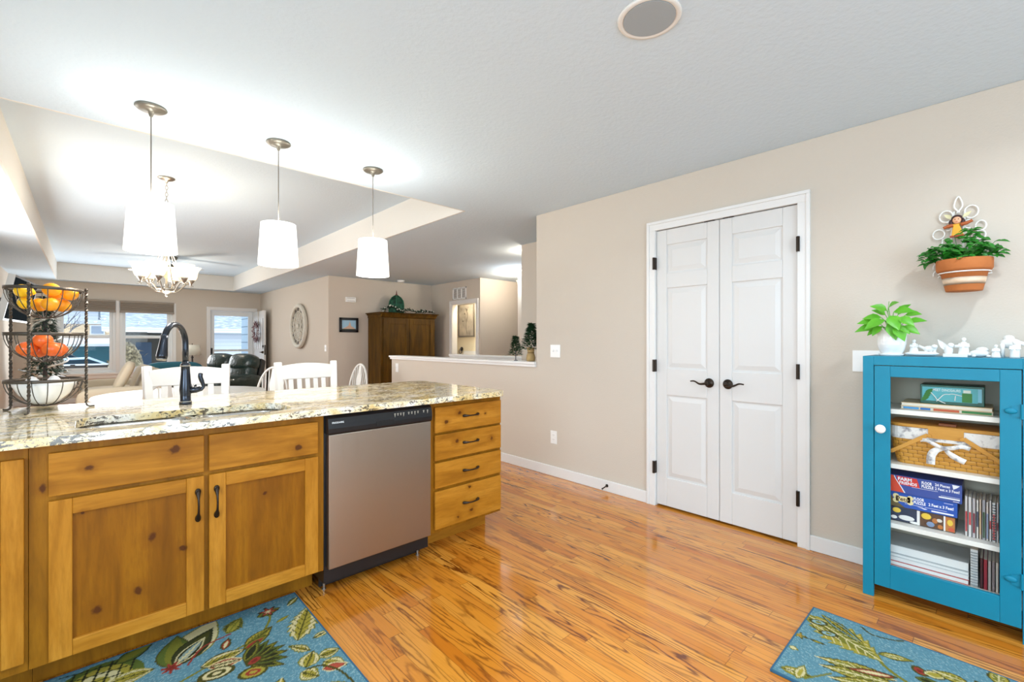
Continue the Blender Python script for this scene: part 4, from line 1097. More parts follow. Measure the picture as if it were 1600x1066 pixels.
ribbon(m, [(xk, .165, .744), (xk-.006, .15, .728), (xk-.004, .125, .71), (xk, .1, .698)], .024, 1)
m.ell((xk-.004, .168, .747), (.007, .012, .009), 10)
obj('bow', m, 'liner', bk)
# puzzle boxes
def pbox(lab, y0, y1, z0, z1, col, x=2.85, depth=.2):
    root = thing('puzzle_box', lab, 'box', (x+depth/2, (y0+y1)/2, z0), 'floor puzzle boxes')
    obj('carton', M().box(x, x+depth, y0, y1, z0, z1), flat(col, .35), root, bevel=.0015)
    return root
WH = flat('f4f6fa')
z0 = .3665
pz = pbox('puzzle box with animal photographs on its side, lowest of the pile of three', .132, .415, z0, .437, '3a3330')
X = 2.8496
m = M(); cols = ['24304a', 'e8e6e0', 'e8c23c', '5a3a1e', 'b8702c', '7a8fae', 'c8502c', 'd9d2c4']
rg = random.Random(5)
m.mat(0).box(X-.0004, X, .262, .36, z0+.004, .434); m.mat(1).box(X-.0005, X, .252, .262, z0+.002, .436).box(X-.0005, X, .165, .171, z0+.002, .436)
m.mat(3).box(X-.0004, X, .171, .252, z0+.004, .434); m.mat(4).box(X-.0004, X, .134, .165, z0+.004, .434)
for i, (y, z, ry, rz) in enumerate(((.335, .42, .016, .012), (.23, .418, .018, .014), (.2, .405, .01, .012), (.215, .385, .014, .012), (.3, .39, .03, .012), (.27, .375, .018, .006), (.185, .41, .01, .008), (.15, .41, .01, .014), (.145, .38, .01, .009), (.182, .382, .009, .01), (.345, .385, .012, .008))):
    m.mat([2, 2, 4, 5, 1, 1, 7, 2, 6, 4, 1][i]).ell((X-.0004, y, z), (.0006, ry, rz), 12)
obj('photo_print', m, [flat(c_) for c_ in cols], pz)
pz = pbox('blue pets floor puzzle box in the middle of the pile of three', .126, .415, .438, .503, '1252b0')
m = M().text('FLOOR', .0185, (X-.0004, .274, .4835), (0, -1, 0), (0, 0, 1), .0002, .0007, width=.037).text('PUZZLE', .0185, (X-.0004, .274, .4665), (0, -1, 0), (0, 0, 1), .0002, .0007, width=.042)
m.text('2 Feet x 3 Feet!', .018, (X-.0004, .222, .469), (0, -1, 0), (0, 0, 1), .0002, .0006, width=.084)
m.box(X-.0006, X, .138, .212, .444, .4505)
for k, (a, b) in enumerate(((.24, .305), (.16, .235))): m.box(X-.0005, X, a, b, .4575, .4588)
m.box(X-.0005, X, .14, .17, .494, .4955)
m.prism([(.225, .451), (.262, .4555), (.235, .447)], 'x', X-.0005, X)
obj('lettering', m, WH, pz)
m = M()
for y, z in ((.338, .4885), (.338, .468), (.286, .4865), (.286, .466)): m.lathe([(.0115, -.0009), (.0115, 0)], (X, y, z), 16, 'x', False)
m.box(X-.0009, X, .286, .338, .464, .4905)
obj('bone_badge', m, flat('f2dfa0'), pz)
obj('bone_lettering', M().text('Pets', .026, (X-.0013, .336, .4685), (0, -1, 0), (0, 0, 1), .0002, .0006, width=.042), flat('5a4020'), pz)
obj('picture_corner', M().prism([(.36, .4385), (.305, .4385), (.345, .47), (.356, .49), (.36, .49)], 'x', X-.0005, X), flat('6a5a34'), pz)
pz = pbox('blue farm animals floor puzzle box on top of the pile of three', .111, .415, .504, .588, '34509c', 2.848)
X = 2.8476
obj('red_patch', M().prism([(.262, .584), (.336, .586), (.332, .566), (.329, .546), (.252, .543), (.256, .563)], 'x', X-.0004, X), flat('d8342c'), pz)
m = M().text('FARM', .0205, (X-.0006, .331, .5665), (0, -1, 0), (0, 0, 1), .0002, .0007, width=.05).text('FRIENDS', .0185, (X-.0006, .326, .5495), (0, -1, 0), (0, 0, 1), .0002, .0005, width=.064)
m.text('FLOOR', .018, (X-.0006, .246, .5655), (0, -1, 0), (0, 0, 1), .0002, .0007, width=.036).text('PUZZLE', .018, (X-.0006, .246, .549), (0, -1, 0), (0, 0, 1), .0002, .0007, width=.041)
m.text('24 Pieces', .0175, (X-.0006, .2, .5665), (0, -1, 0), (0, 0, 1), .0002, .0004, width=.05).text('2 Feet x 3 Feet!', .0175, (X-.0006, .2, .549), (0, -1, 0), (0, 0, 1), .0002, .0004, width=.081)
m.box(X-.0006, X, .118, .187, .517, .523).box(X-.0005, X, .19, .28, .5415, .5428).box(X-.0005, X, .118, .18, .527, .528).box(X-.0005, X, .12, .14, .509, .511)
m.prism([(.143, .585), (.118, .583), (.128, .572), (.139, .564)], 'x', X-.0005, X)
obj('lettering', m, WH, pz)
obj('red_corner', M().prism([(.40, .586), (.347, .586), (.34, .57), (.318, .53), (.308, .5095), (.40, .5095)], 'x', X-.0004, X), flat('e04a2c'), pz)
obj('white_curve', M().prism([(.346, .586), (.343, .586), (.337, .57), (.314, .53), (.303, .5095), (.308, .5095), (.318, .53), (.34, .57)], 'x', X-.0006, X), WH, pz)
# thin upright books
rg = random.Random(11); y = .1035
pal = ['cfcac6', 'd8d4cf', 'b9b4b4', 'e4dfd6', 'c9b7a4', 'a8a6aa', 'd9cfc4']; mk = ['b02a30', '3a5a3a', '30405e', 'c23a3a', '8a9ab8', 'd8b48a', '7a2230']
k = 0
names = ['first', 'second', 'third', 'fourth', 'fifth', 'sixth', 'seventh', 'eighth', 'ninth', 'tenth', 'eleventh', 'twelfth', 'thirteenth', 'fourteenth', 'fifteenth']
while y > -.062 and k < 15:
    wd = rg.choice((.0085, .0105, .012)); h = .172+rg.uniform(-.006, .006)
    o = upright('thin_book', 'thin upright booklet on the third shelf, %s counted from the puzzle boxes' % names[k], 'book', 2.852+rg.uniform(0, .006), 3.0, y-wd/2, wd-.0006, .3665, h, flat(pal[k % 7]), 'thin booklets on the third shelf', mark=(mk[(k*3) % 7], rg.choice((.05, .12, .3)), rg.choice((.5, .62, .7))))
    if k == 8:
        m = M()
        for q in range(14): m.lathe([(.005, 0), (.006, .0012), (.005, .0024)], (2.853, y-wd/2, .374+.0115*q), 10, 'z')
        obj('spiral_binding', m, flat('5f6670'), o)
    y -= wd+.0004; k += 1
# bottom compartment
G = 'flat boxes and binders on the bottom'
lb = ['red-edged flat book lying lowest on the cabinet bottom', 'thin white binder lying second from the cabinet bottom', 'thin grey flat box lying under the thick grey one on the cabinet bottom', 'thick pale grey flat box on top of the pile on the cabinet bottom']
for (z0, z1, h, x), l_ in zip(((.1525, .174, 'c8504a', 2.845), (.1745, .193, 'dcdcda', 2.85), (.1935, .208, 'c4c6c6', 2.85), (.2085, .247, 'b4b8b8', 2.856)), lb):
    slab('flat_binder', l_, 'binder', x, 3.06, .0895, .415, z0, z1, flat(h), G, page=flat('ecebe6'))
o = upright('spiral_notebook', 'white spiral bound notebook standing beside the flat boxes', 'notebook', 2.85, 3.04, .0735, .025, .1525, .163, flat('d8d8d4'), None)
m = M()
for q in range(13): m.lathe([(.010, 0), (.0118, .0022), (.010, .0044)], (2.852, .0735, .158+.0118*q), 12, 'z')
obj('spiral_binding', m, flat('a8acae'), o)
y = .056
for i, (h, wd, hh, l_) in enumerate((('4a1c20', .010, .132, 'dark maroon upright book next to the spiral notebook'), ('9c2030', .013, .130, 'bright red upright book on the cabinet bottom'), ('b4aaa4', .011, .129, 'pale grey upright book between the red ones on the cabinet bottom'), ('8a7a78', .011, .130, 'taupe upright book on the cabinet bottom'), ('cfc4b8', .010, .128, 'cream upright book on the cabinet bottom'), ('6e1c24', .014, .131, 'burgundy upright book on the cabinet bottom near the hinge side'))):
    upright('upright_book', l_, 'book', 2.852, 3.02, y-wd/2, wd-.0006, .1525, hh, flat(h), 'upright books on the bottom'); y -= wd+.0004
# ---- on top of the cabinet
TZc = 1.1605
pt = thing('potted_pothos', 'lime green pothos in a white ribbed pot on the teal cabinet', 'plant', (2.915, .362, TZc))
m = M(); pr_ = []
for i in range(41):
    t = i/40; pr_.append((.038+.017*min(1, t*2.5)**.6+.004*t+.0007*math.sin(t*2*math.pi*16), TZc+.008+.118*t))
m.lathe([(.001, TZc+.008)]+pr_+[(.0555, TZc+.126), (.054, TZc+.1), (.001, TZc+.1)], (2.915, .362, 0), 32)
obj('pot', m, 'porcelain', pt)
obj('saucer', M().lathe([(.001, TZc), (.046, TZc), (.052, TZc+.009), (.05, TZc+.010), (.001, TZc+.0075)], (2.915, .362, 0), 28), 'porcelain', pt)
obj('soil', M().lathe([(.001, TZc+.112), (.0545, TZc+.112)], (2.915, .362, 0), 20), 'soil', pt)
m = M(); st = M(); c0 = Vector((2.915, .362, TZc+.115))
for i, (dy, dz, dx, L, wd, ay, az) in enumerate(((.045, .03, -.02, .10, .06, 1, -.1), (.02, .06, -.05, .09, .06, .5, -.2), (-.02, .035, -.06, .085, .055, -.4, -.7), (-.04, .025, -.03, .075, .05, -.9, -.3), (.06, .05, -.01, .075, .05, .8, .1), (0, .08, -.05, .085, .06, -.2, -.3), (.04, .075, 0, .075, .045, .9, .1), (-.01, .1, -.02, .08, .055, -.7, .1), (.02, .11, .01, .07, .05, .5, .3), (-.03, .07, -.05, .075, .05, -.6, -.3), (-.06, .05, -.01, .07, .04, -1, .2), (.0, .05, -.06, .09, .055, -.3, -.9), (.03, .03, -.055, .06, .04, .5, -.5), (-.03, .03, -.055, .06, .035, -.6, -.4), (-.02, .09, .04, .07, .05, -.3, .4), (.03, .09, .04, .06, .045, .4, .3), (.05, .015, -.04, .05, .035, .9, -.5), (-.05, .085, .02, .06, .045, -.8, .15), (.01, .12, -.015, .06, .045, -.2, .2))):
    p = c0+Vector((dx, dy, dz)); m.leaf(p, (-.25, ay, az), L, wd, (-.7, 0, .7), .25)
    st.tube(smooth_path([c0+Vector((dx*.2, dy*.2, -.01)), c0+Vector((dx*.7, dy*.6, dz*.7)), p], 4), .0016, 6)
st.tube([c0+Vector((0, .015, .1)), c0+Vector((0, .01, .155))], .0012, 5)
obj('leaves', m, 'leafl', pt); obj('stems', st, 'leafl', pt)
def figure(m, c, h, lean=0.0, robe=1.0):
    x, y, z = c
    m.lathe([(.001, z), (.30*h*robe, z), (.27*h*robe, z+.1*h), (.2*h, z+.45*h), (.17*h, z+.68*h), (.08*h, z+.78*h), (.05*h, z+.8*h)], (x, y, 0), 18, sx=.85)
    m.ell((x-.02*h, y+lean, z+.89*h), (.10*h, .095*h, .12*h), 14)
    m.ell((x, y+lean, z+.92*h), (.115*h, .11*h, .11*h), 14)
    for s_ in (1, -1): m.tube([(x, y+s_*.16*h, z+.68*h), (x-.12*h, y+s_*.2*h, z+.52*h), (x-.2*h, y+s_*.06*h, z+.5*h)], [.06*h, .055*h, .035*h], 8)
Z = TZc
m = M(); figure(m, (2.905, .278, Z+.012), .066)
m.ell((2.905, .25, Z+.012), (.032, .062, .012), 16).tube([(2.9, .262, Z+.05), (2.9, .245, Z+.04), (2.9, .232, Z+.034)], .006, 8)
m.ell((2.905, .222, Z+.036), (.018, .026, .014), 12).ell((2.895, .205, Z+.046), (.012, .012, .010), 10)
for y in (.205, .217, .235): m.tube([(2.9, y, Z+.032), (2.9, y, Z+.004)], .0055, 8)
one('figurine', m, 'bisque', 'white ceramic figurine of a robed person beside a low animal, nearest the pothos', 'figurine', 'white ceramic figurines', (2.905, .25, Z))
m = M(); figure(m, (2.905, .108, Z+.006), .080, 0, .85)
m.box(2.88, 2.93, .095, .175, Z, Z+.014)
m.ell((2.905, .158, Z+.03), (.016, .016, .026), 12).ell((2.9, .15, Z+.052), (.011, .012, .012), 12)
m.leaf((2.905, .158, Z+.025), (0, .5, .75), .066, .024, (-1, 0, 0), 0).leaf((2.91, .156, Z+.025), (.2, .5, .7), .06, .022, (-1, 0, 0), 0)
m.tube([(2.9, .118, Z+.05), (2.9, .138, Z+.048)], .007, 8)
one('figurine', m, 'bisque', 'white ceramic figurine of a winged figure beside a taller robed one', 'figurine', 'white ceramic figurines', (2.905, .13, Z))
m = M().ell((2.905, .058, Z+.017), (.026, .033, .017), 14).ell((2.905, .05, Z+.032), (.02, .022, .014), 12).ell((2.9, .088, Z+.011), (.009, .012, .008), 10).tube([(2.905, .08, Z+.012), (2.905, .06, Z+.03), (2.905, .035, Z+.026)], .008, 8)
for y in (.03, .075): m.ell((2.885, y, Z+.006), (.014, .008, .006), 8)
one('figurine', m, 'bisque', 'low rounded white ceramic figurine of a lying animal, third from the potted pothos', 'figurine', 'white ceramic figurines', (2.905, .055, Z))
m = M()
m.ell((2.92, -.035, Z+.062), (.022, .034, .022), 14).ell((2.92, -.03, Z+.084), (.016, .018, .014), 12)
for y in (-.012, -.056):
    for x in (2.908, 2.932): m.tube([(x, y, Z+.06), (x, y, Z+.03), (x, y, Z+.002)], [.009, .0065, .0075], 8)
m.tube(smooth_path([(2.92, -.062, Z+.066), (2.92, -.078, Z+.058), (2.92, -.088, Z+.074), (2.92, -.088, Z+.096)], 4), .008, 8).ell((2.918, -.094, Z+.098), (.008, .015, .009), 10)
figure(m, (2.885, .008, Z), .055); figure(m, (2.885, -.047, Z), .072, 0, .75)
one('figurine', m, 'bisque', 'white ceramic camel figurine with two robed attendants, farthest from the potted pothos', 'figurine', 'white ceramic figurines', (2.92, -.03, Z))

# ================================================================== WALL PLANTER
pc = (3.028, .112)
wp = thing('wall_planter', 'terracotta pot of green ivy in a white wire angel hanger on the beige wall', 'planter', (3.11, .112, 1.47))
prof = [(.001, 1.468), (.062, 1.468), (.064, 1.472), (.083, 1.562), (.093, 1.563), (.0975, 1.57), (.0985, 1.61), (.097, 1.617), (.089, 1.617), (.086, 1.6), (.001, 1.595)]
obj('pot', M().lathe(prof, pc+(0,), 40), 'terra', wp)
obj('stain', M().lathe([(.0695, 1.497), (.0735, 1.512), (.0775, 1.53)], pc+(0,), 40, 'z', True, True), 'limewash', wp)
m = M()
zr = 1.555
m.tube(arc((pc[0], pc[1], zr), .0885, 0, 360, 40)[:-1], .0032, 8, True)
def loop(cy, cz, ry, rz, a0=0, a1=360, x=3.118): m.tube(arc((x, cy, cz), 1, a0, a1, 18, 'yz', ry, rz), .0034, 8)
m.tube(smooth_path([(3.118, .13, 1.86), (3.118, .15, 1.895), (3.118, .135, 1.94), (3.118, .12, 1.895), (3.118, .14, 1.86)], 6), .0036, 8)
loop(.178, 1.85, .024, .028); loop(.09, 1.858, .024, .03); loop(.205, 1.765, .022, .024); loop(.058, 1.785, .018, .024); loop(.06, 1.742, .018, .022)
loop(.17, 1.8, .014, .02, 60, 300); loop(.1, 1.8, .014, .02, -120, 120); loop(.212, 1.6, .012, .02, -30, 250); loop(.212, 1.565, .012, .018, -30, 250)
for y in (.15, .11): m.tube([(3.118, y, 1.87), (3.118, y+.01, 1.75), (3.118, y, 1.56)], .0034, 8)
m.tube([(3.118, .2, 1.555), (3.118, .02, 1.555)], .0034, 8).tube([(3.118, .19, 1.74), (3.118, .2, 1.65), (3.118, .205, 1.6)], .0034, 8)
tag(obj('wire_hanger', m, 'wirew', wp), 'white wire scroll hanger')
an = obj('angel_ornament', M().prism([(.163, 1.745), (.158, 1.752), (.152, 1.80), (.16, 1.806), (.122, 1.806), (.13, 1.80), (.116, 1.752), (.112, 1.745)], 'x', 3.098, 3.112), flat('f0b024'), wp, bevel=.003)
obj('face', M().ell((3.097, .139, 1.822), (.012, .016, .018), 14), flat('efb48c'), an)
m = M().ell((3.104, .139, 1.83), (.014, .021, .02), 14).ell((3.103, .16, 1.812), (.01, .009, .017), 10).ell((3.103, .118, 1.812), (.01, .009, .017), 10)
obj('hair', m, flat('3a1c1c'), an)
m = M().ell((3.0855, .145, 1.825), (.001, .0022, .0022), 8).ell((3.0855, .133, 1.825), (.001, .0022, .0022), 8).mat(1).ell((3.0855, .139, 1.814), (.001, .004, .0015), 8)
obj('eyes_and_mouth', m, [flat('2a2020'), flat('b03a30')], an)
m = M().tube(smooth_path([(3.1, .125, 1.8), (3.098, .105, 1.803), (3.097, .085, 1.812)], 4), [.009]*5+[.007]*4, 8).tube(smooth_path([(3.1, .153, 1.8), (3.098, .172, 1.796), (3.097, .186, 1.79)], 4), [.009]*5+[.007]*4, 8)
obj('sleeves', m, flat('b05a2a'), an)
obj('hem', M().box(3.096, 3.113, .111, .164, 1.742, 1.749), flat('b4401e'), an)
m = M(); rg = random.Random(4)
m.leaf((3.115, .155, 1.835), (0, .6, .5), .04, .018, (-1, 0, 0), 0).leaf((3.115, .12, 1.835), (0, -.6, .5), .04, .018, (-1, 0, 0), 0)
obj('wings', m, flat('e4dcae'), an)
m = M(); st = M()
tips = []
for i in range(56):
    a = rg.uniform(0, 6.283); rr_ = rg.uniform(.02, .128); y = pc[1]+rr_*math.cos(a)*1.05; x = pc[0]-.012+rr_*.55*math.sin(a)
    z = 1.64+rg.uniform(.0, .075)*(1.1-rr_/.2)
    if x > 3.105: x = 3.105-rg.uniform(0, .03)
    tips.append((x, y, z))
tips += [(3.05, .145, 1.74), (3.04, .165, 1.72), (3.06, .09, 1.755), (3.05, .08, 1.735), (3.06, .088, 1.77), (3.04, .1, 1.72), (3.05, .245, 1.645), (3.03, .24, 1.63), (3.04, .0, 1.665), (3.03, .01, 1.69), (3.04, .22, 1.67)]
for x, y, z in tips:
    st.tube([(pc[0], pc[1]+(y-pc[1])*.3, 1.595), (x, y, z)], .0011, 5)
    for q in range(6):
        a = rg.uniform(0, 6.28)
        m.leaf((x+rg.uniform(-.006, .006), y+rg.uniform(-.012, .012), z+rg.uniform(-.025, .006)), (-.5+.5*math.sin(a), math.cos(a), rg.uniform(-.35, .35)), rg.uniform(.026, .038), rg.uniform(.018, .025), (-.5, 0, .8), .3)
for v in range(len(m.v)):
    if m.v[v][0] > 3.122: m.v[v] = (3.122, m.v[v][1], m.v[v][2])
obj('ivy_leaves', m, 'leafd', wp); obj('stems', st, 'leafd', wp)
# ================================================================== STOOLS, TABLE, CHAIRS
def stool(lab):
    root = thing('counter_stool', lab, 'stool', (0, 0, 0), 'white slat-back stools behind the peninsula')
    # faces -Y (toward the worktop); the back is at +Y
    obj('seat', M().box(-.215, .215, -.2, .2, .63, .665), 'white', root, bevel=.012)
    for sx_ in (-1, 1):
        obj('back_leg', M().beam((sx_*.195, .19, 0), (sx_*.2, .185, .64), .042, .042).beam((sx_*.2, .185, .62), (sx_*.215, .235, 1.075), .048, .036), 'white', root, bevel=.006)
        obj('front_leg', M().beam((sx_*.2, -.18, 0), (sx_*.19, -.17, .635), .042, .042), 'white', root, bevel=.006)
        obj('side_stretcher', M().beam((sx_*.197, -.178, .25), (sx_*.197, .187, .25), .025, .03), 'white', root, bevel=.004)
    obj('footrest', M().beam((-.2, -.178, .18), (.2, -.178, .18), .03, .035), 'white', root, bevel=.004)
    obj('seat_rail', M().box(-.19, .19, -.18, .18, .575, .63), 'white', root, bevel=.004)
    n = 10; top = [(-.205+.41*i/n, 1.045+.02*math.sin(math.pi*i/n)) for i in range(n+1)]
    poly = [(-.205, .945)]+[(.205, .945)]+top[::-1]
    m = M().prism(poly, 'y', .212, .238)
    obj('top_rail', m, 'white', root, bevel=.004)
    obj('lower_rail', M().box(-.2, .2, .188, .21, .72, .755), 'white', root, bevel=.004)
    for k in range(5):
        x = -.125+.0625*k; obj('slat', M().beam((x, .2, .75), (x, .224, .95), .034, .012, (0, 1, 0)), 'white', root, bevel=.003)
    return root
s1 = stool('white slat-back counter stool directly behind the kitchen faucet')
place(s1, (.485, 3.44, 0), R(-2))
dup(s1, (1.275, 3.46, 0), R(4), 'white slat-back counter stool behind the dishwasher part of the worktop')
T0 = (.68, 5.22)
tb = thing('dining_table', 'round white dining table beyond the peninsula under the chandelier', 'table', (T0[0], T0[1], 0))
obj('tabletop', M().lathe([(.001, .715), (.6, .715), (.655, .722), (.668, .735), (.66, .75), (.001, .75)], T0+(0,), 48), 'white', tb)
obj('pedestal', M().lathe([(.06, .08), (.1, .14), (.11, .25), (.07, .36), (.055, .5), (.08, .62), (.12, .7), (.14, .715)], T0+(0,), 24), 'white', tb)
for k in range(4):
    a = R(45+90*k); d = Vector((math.cos(a), math.sin(a), 0))
    obj('foot', M().tube(smooth_path([(T0[0]+d.x*.05, T0[1]+d.y*.05, .16), (T0[0]+d.x*.2, T0[1]+d.y*.2, .13), (T0[0]+d.x*.36, T0[1]+d.y*.36, .045), (T0[0]+d.x*.42, T0[1]+d.y*.42, .028)], 4), .028, 10), 'white', tb)
def windsor(lab, splat=True):
    root = thing('windsor_chair', lab, 'chair', (0, 0, 0), 'white bow-back chairs around the dining table')
    # faces -Y ... back at +Y
    obj('seat', M().lathe([(.001, .425), (.16, .425), (.21, .44), (.215, .452), (.2, .46), (.001, .452)], (0, 0, 0), 28, sx=1.02), 'white', root)
    for sx_, sy_ in ((-1, -1), (1, -1), (-1, 1), (1, 1)):
        a, b = Vector((sx_*.13, sy_*.12, .435)), Vector((sx_*.2, sy_*.19, 0))
        P = [a.lerp(b, t) for t in (0, .2, .45, .7, 1)]
        obj('leg', M().tube(P, [.014, .019, .021, .016, .011], 10), 'white', root)
    obj('stretcher', M().tube([(-.165, -.15, .2), (-.165, .15, .2)], .011, 8).tube([(.165, -.15, .2), (.165, .15, .2)], .011, 8).tube([(-.165, 0, .2), (.165, 0, .2)], .011, 8), 'white', root)
    P = []
    for i in range(25):
        a = math.pi*i/24; z = .455+.475*min(1, math.sin(a))**.75 if 0 < i < 24 else .455
        P.append((-.195*math.cos(a)*(1 if z < .75 else 1), .165+.14*(z-.455), z))
    obj('bow', M().tube(P, .0125, 10), 'white', root)
    for x in (-.135, -.095, -.055, .055, .095, .135):
        zt = .455+.475*math.sqrt(max(0, 1-(x/.195)**2))**.75-.008
        obj('spindle', M().tube([(x*.75, .165, .452), (x, .165+.14*(zt-.455), zt)], .006, 8), 'white', root)
    poly = [(-.016, .452), (-.03, .52), (-.018, .58), (-.034, .66), (-.045, .74), (-.03, .82), (-.02, .925), (.02, .925), (.03, .82), (.045, .74), (.034, .66), (.018, .58), (.03, .52), (.016, .452)]
    m = M()
    mm = M().prism(poly, 'y', -.005, .005)
    m.add([(v[0], v[1]+.168+.14*(v[2]-.455), v[2]) for v in mm.v], mm.f)
    obj('splat', m, 'white', root)
    return root
w1 = windsor('white bow-back dining chair between the table and the stool behind the faucet')
place(w1, (.45, 4.36, 0), R(176))
dup(w1, (1.43, 5.62, 0), R(-48), 'white bow-back dining chair in front of the dark green leather loveseat')
dup(w1, (2.42, 5.72, 0), R(-80), 'white bow-back dining chair by the entry wall beside the dark armoire')
dup(w1, (.78, 6.06, 0), R(-6), 'white bow-back dining chair on the far side of the dining table')
# ================================================================== CHANDELIER, FAN
cx, cy = .547, 5.31
ch = thing('chandelier', 'brushed nickel chandelier with glowing bell glass shades over the dining table', 'chandelier', (cx, cy, TZ), None)
obj('canopy', M().lathe([(.066, TZ), (.068, TZ-.008), (.05, TZ-.02), (.014, TZ-.03), (.008, TZ-.05)], (cx, cy, 0), 28), 'nickel', ch)
m = M()
for k in range(14):
    z = TZ-.06-.032*k
    m.tube(arc((cx, cy, z), 1, 0, 360, 12, 'xz' if k % 2 else 'yz', .010, .021)[:-1], .0024, 6, True)
obj('chain', m, 'nickel', ch)
obj('column', M().lathe([(.004, 2.33), (.012, 2.3), (.03, 2.285), (.012, 2.26), (.009, 2.24), (.009, 1.78), (.02, 1.76), (.012, 1.74), (.03, 1.725)], (cx, cy, 0), 20), 'nickel', ch)
obj('bottom_dish', M().lathe([(.001, 1.712), (.07, 1.725), (.075, 1.72), (.05, 1.695), (.02, 1.68), (.008, 1.675), (.012, 1.665), (.009, 1.652), (.001, 1.648)], (cx, cy, 0), 28), 'nickel', ch)
for k in range(6):
    a = R(60*k+6); d = Vector((math.cos(a), math.sin(a), 0))
    def at(r_, z): return (cx+d.x*r_, cy+d.y*r_, z)
    ra = .19
    arm = obj('arm', M().tube(smooth_path([at(.02, 1.71), at(.08, 1.70), at(.12, 1.74), at(.16, 1.782), at(ra, 1.775), at(ra+.02, 1.76)], 5), .0065, 8).tube(smooth_path([at(.012, 2.2), at(.05, 2.05), at(.1, 1.9), at(.14, 1.81), at(.18, 1.785)], 5), .0045, 8), 'nickel', ch)
    c_ = (cx+d.x*ra, cy+d.y*ra, 0)
    obj('cup', M().lathe([(.006, 1.765), (.012, 1.785), (.03, 1.808), (.036, 1.822), (.03, 1.824), (.008, 1.8)], c_, 18).cyl((c_[0], c_[1], 1.75), .006, .03), 'nickel', arm)
    obj('glass_shade', M().lathe([(.03, 1.82), (.042, 1.828), (.052, 1.85), (.056, 1.88), (.064, 1.91), (.082, 1.937), (.088, 1.945), (.083, 1.943), (.06, 1.912), (.05, 1.88), (.046, 1.85), (.03, 1.828)], c_, 28), 'bell', arm)
    lamp('chandelier_light', 'POINT', (c_[0], c_[1], 1.985), 2.5, WARM, .03)
lamp('chandelier_downlight', 'POINT', (cx, cy, 1.58), 5, WARM, .08)
fxc, fyc = 1.147, 10.2
fn = thing('ceiling_fan', 'pale five-blade ceiling fan in the tray ceiling beyond the chandelier', 'fan', (fxc, fyc, TZ))
obj('canopy', M().lathe([(.07, TZ), (.07, TZ-.02), (.04, TZ-.06), (.014, TZ-.075)], (fxc, fyc, 0), 24), 'pewter', fn)
obj('downrod', M().cyl((fxc, fyc, 2.6), .012, .1, 'z', 12), 'pewter', fn)
obj('motor_housing', M().lathe([(.02, 2.64), (.05, 2.62), (.11, 2.57), (.15, 2.53), (.155, 2.49), (.12, 2.45), (.06, 2.43)], (fxc, fyc, 0), 28), 'pewter', fn)
for k in range(5):
    a = R(72*k+14); rt = Matrix.Rotation(a, 3, 'Z') @ Matrix.Rotation(R(10), 3, 'X'); c_ = Vector((fxc, fyc, 2.5))
    m = M()
    poly = [(.2, -.05), (.6, -.068), (.65, -.05), (.66, 0), (.65, .05), (.6, .068), (.2, .05)]
    mm = M().prism(poly, 'z', -.004, .004); m.add([c_+rt @ Vector(v) for v in mm.v], mm.f)
    b = obj('blade', m, flat('d8d2c4', .5), fn)
    m = M(); mm = M().box(.13, .24, -.02, .02, -.01, -.003); m.add([c_+rt @ Vector(v) for v in mm.v], mm.f)
    obj('blade_bracket', m, 'pewter', b)
obj('light_bowl', M().lathe([(.06, 2.43), (.12, 2.42), (.13, 2.39), (.1, 2.34), (.05, 2.31), (.001, 2.3)], (fxc, fyc, 0), 28), 'amber', fn)
lamp('fan_light', 'POINT', (fxc, fyc, 2.2), 20, WARM, .1)

# ================================================================== ENTRY WALL AND NOOK
EX = 3.2
wh = thing('wheel_decoration', 'whitewashed metal wheel decoration on the entry wall', 'wall decoration', (EX-.02, 9.74, 1.545))
c_ = (EX-.046, 9.74, 1.545)
obj('rim', M().tube(arc(c_, .415, 0, 360, 60, 'yz')[:-1], .042, 8, True), 'wheelw', wh)
obj('inner_ring', M().tube(arc(c_, .3, 0, 360, 40, 'yz')[:-1], .008, 6, True).tube(arc(c_, .12, 0, 360, 30, 'yz')[:-1], .01, 6, True), 'wheelw', wh)
m = M()
for k in range(24):
    a = R(15*k); m.tube([(c_[0], c_[1]+.03*math.cos(a), c_[2]+.03*math.sin(a)), (c_[0], c_[1]+.4*math.cos(a), c_[2]+.4*math.sin(a))], .006, 6)
for k in range(12):
    a = R(30*k+7); m.tube(arc((c_[0]-.004, c_[1]+.21*math.cos(a), c_[2]+.21*math.sin(a)), .06, 0, 360, 14, 'yz')[:-1], .006, 6, True)
obj('spokes', m, 'wheelw', wh)
obj('hub', M().lathe([(.05, .0), (.05, -.02), (.02, -.03)], c_, 18, 'x'), 'wheelw', wh)
m = M()
for k in range(12):
    a = R(30*k); m.obox((c_[0]-.003, c_[1]+.35*math.cos(a), c_[2]+.35*math.sin(a)), (.01, .03, .08), Matrix.Rotation(a-math.pi/2, 3, 'X'))
obj('dark_marks', m, 'iron', wh)
plate('wall_switch', 'white light switch plate at the corner of the entry wall near the framed photograph', 8.42, 1.11, .075, .118, 't1', EX)
plate('wall_outlet', 'white wall outlet low on the entry wall behind the stool', 10.9, .33, .075, .118, 'o', EX, 'outlet')
NY = 8.29
pf = thing('framed_photograph', 'black framed photograph of a pale peaked building on the wall left of the armoire', 'picture', (3.575, NY, 1.54))
m = M(); x0, x1, z0, z1 = 3.395, 3.755, 1.405, 1.675
m.box(x0, x1, NY-.03, NY-.003, z0, z0+.045).box(x0, x1, NY-.03, NY-.003, z1-.045, z1).box(x0, x0+.045, NY-.03, NY-.003, z0, z1).box(x1-.045, x1, NY-.03, NY-.003, z0, z1)
obj('frame', m, 'black', pf, bevel=.004)
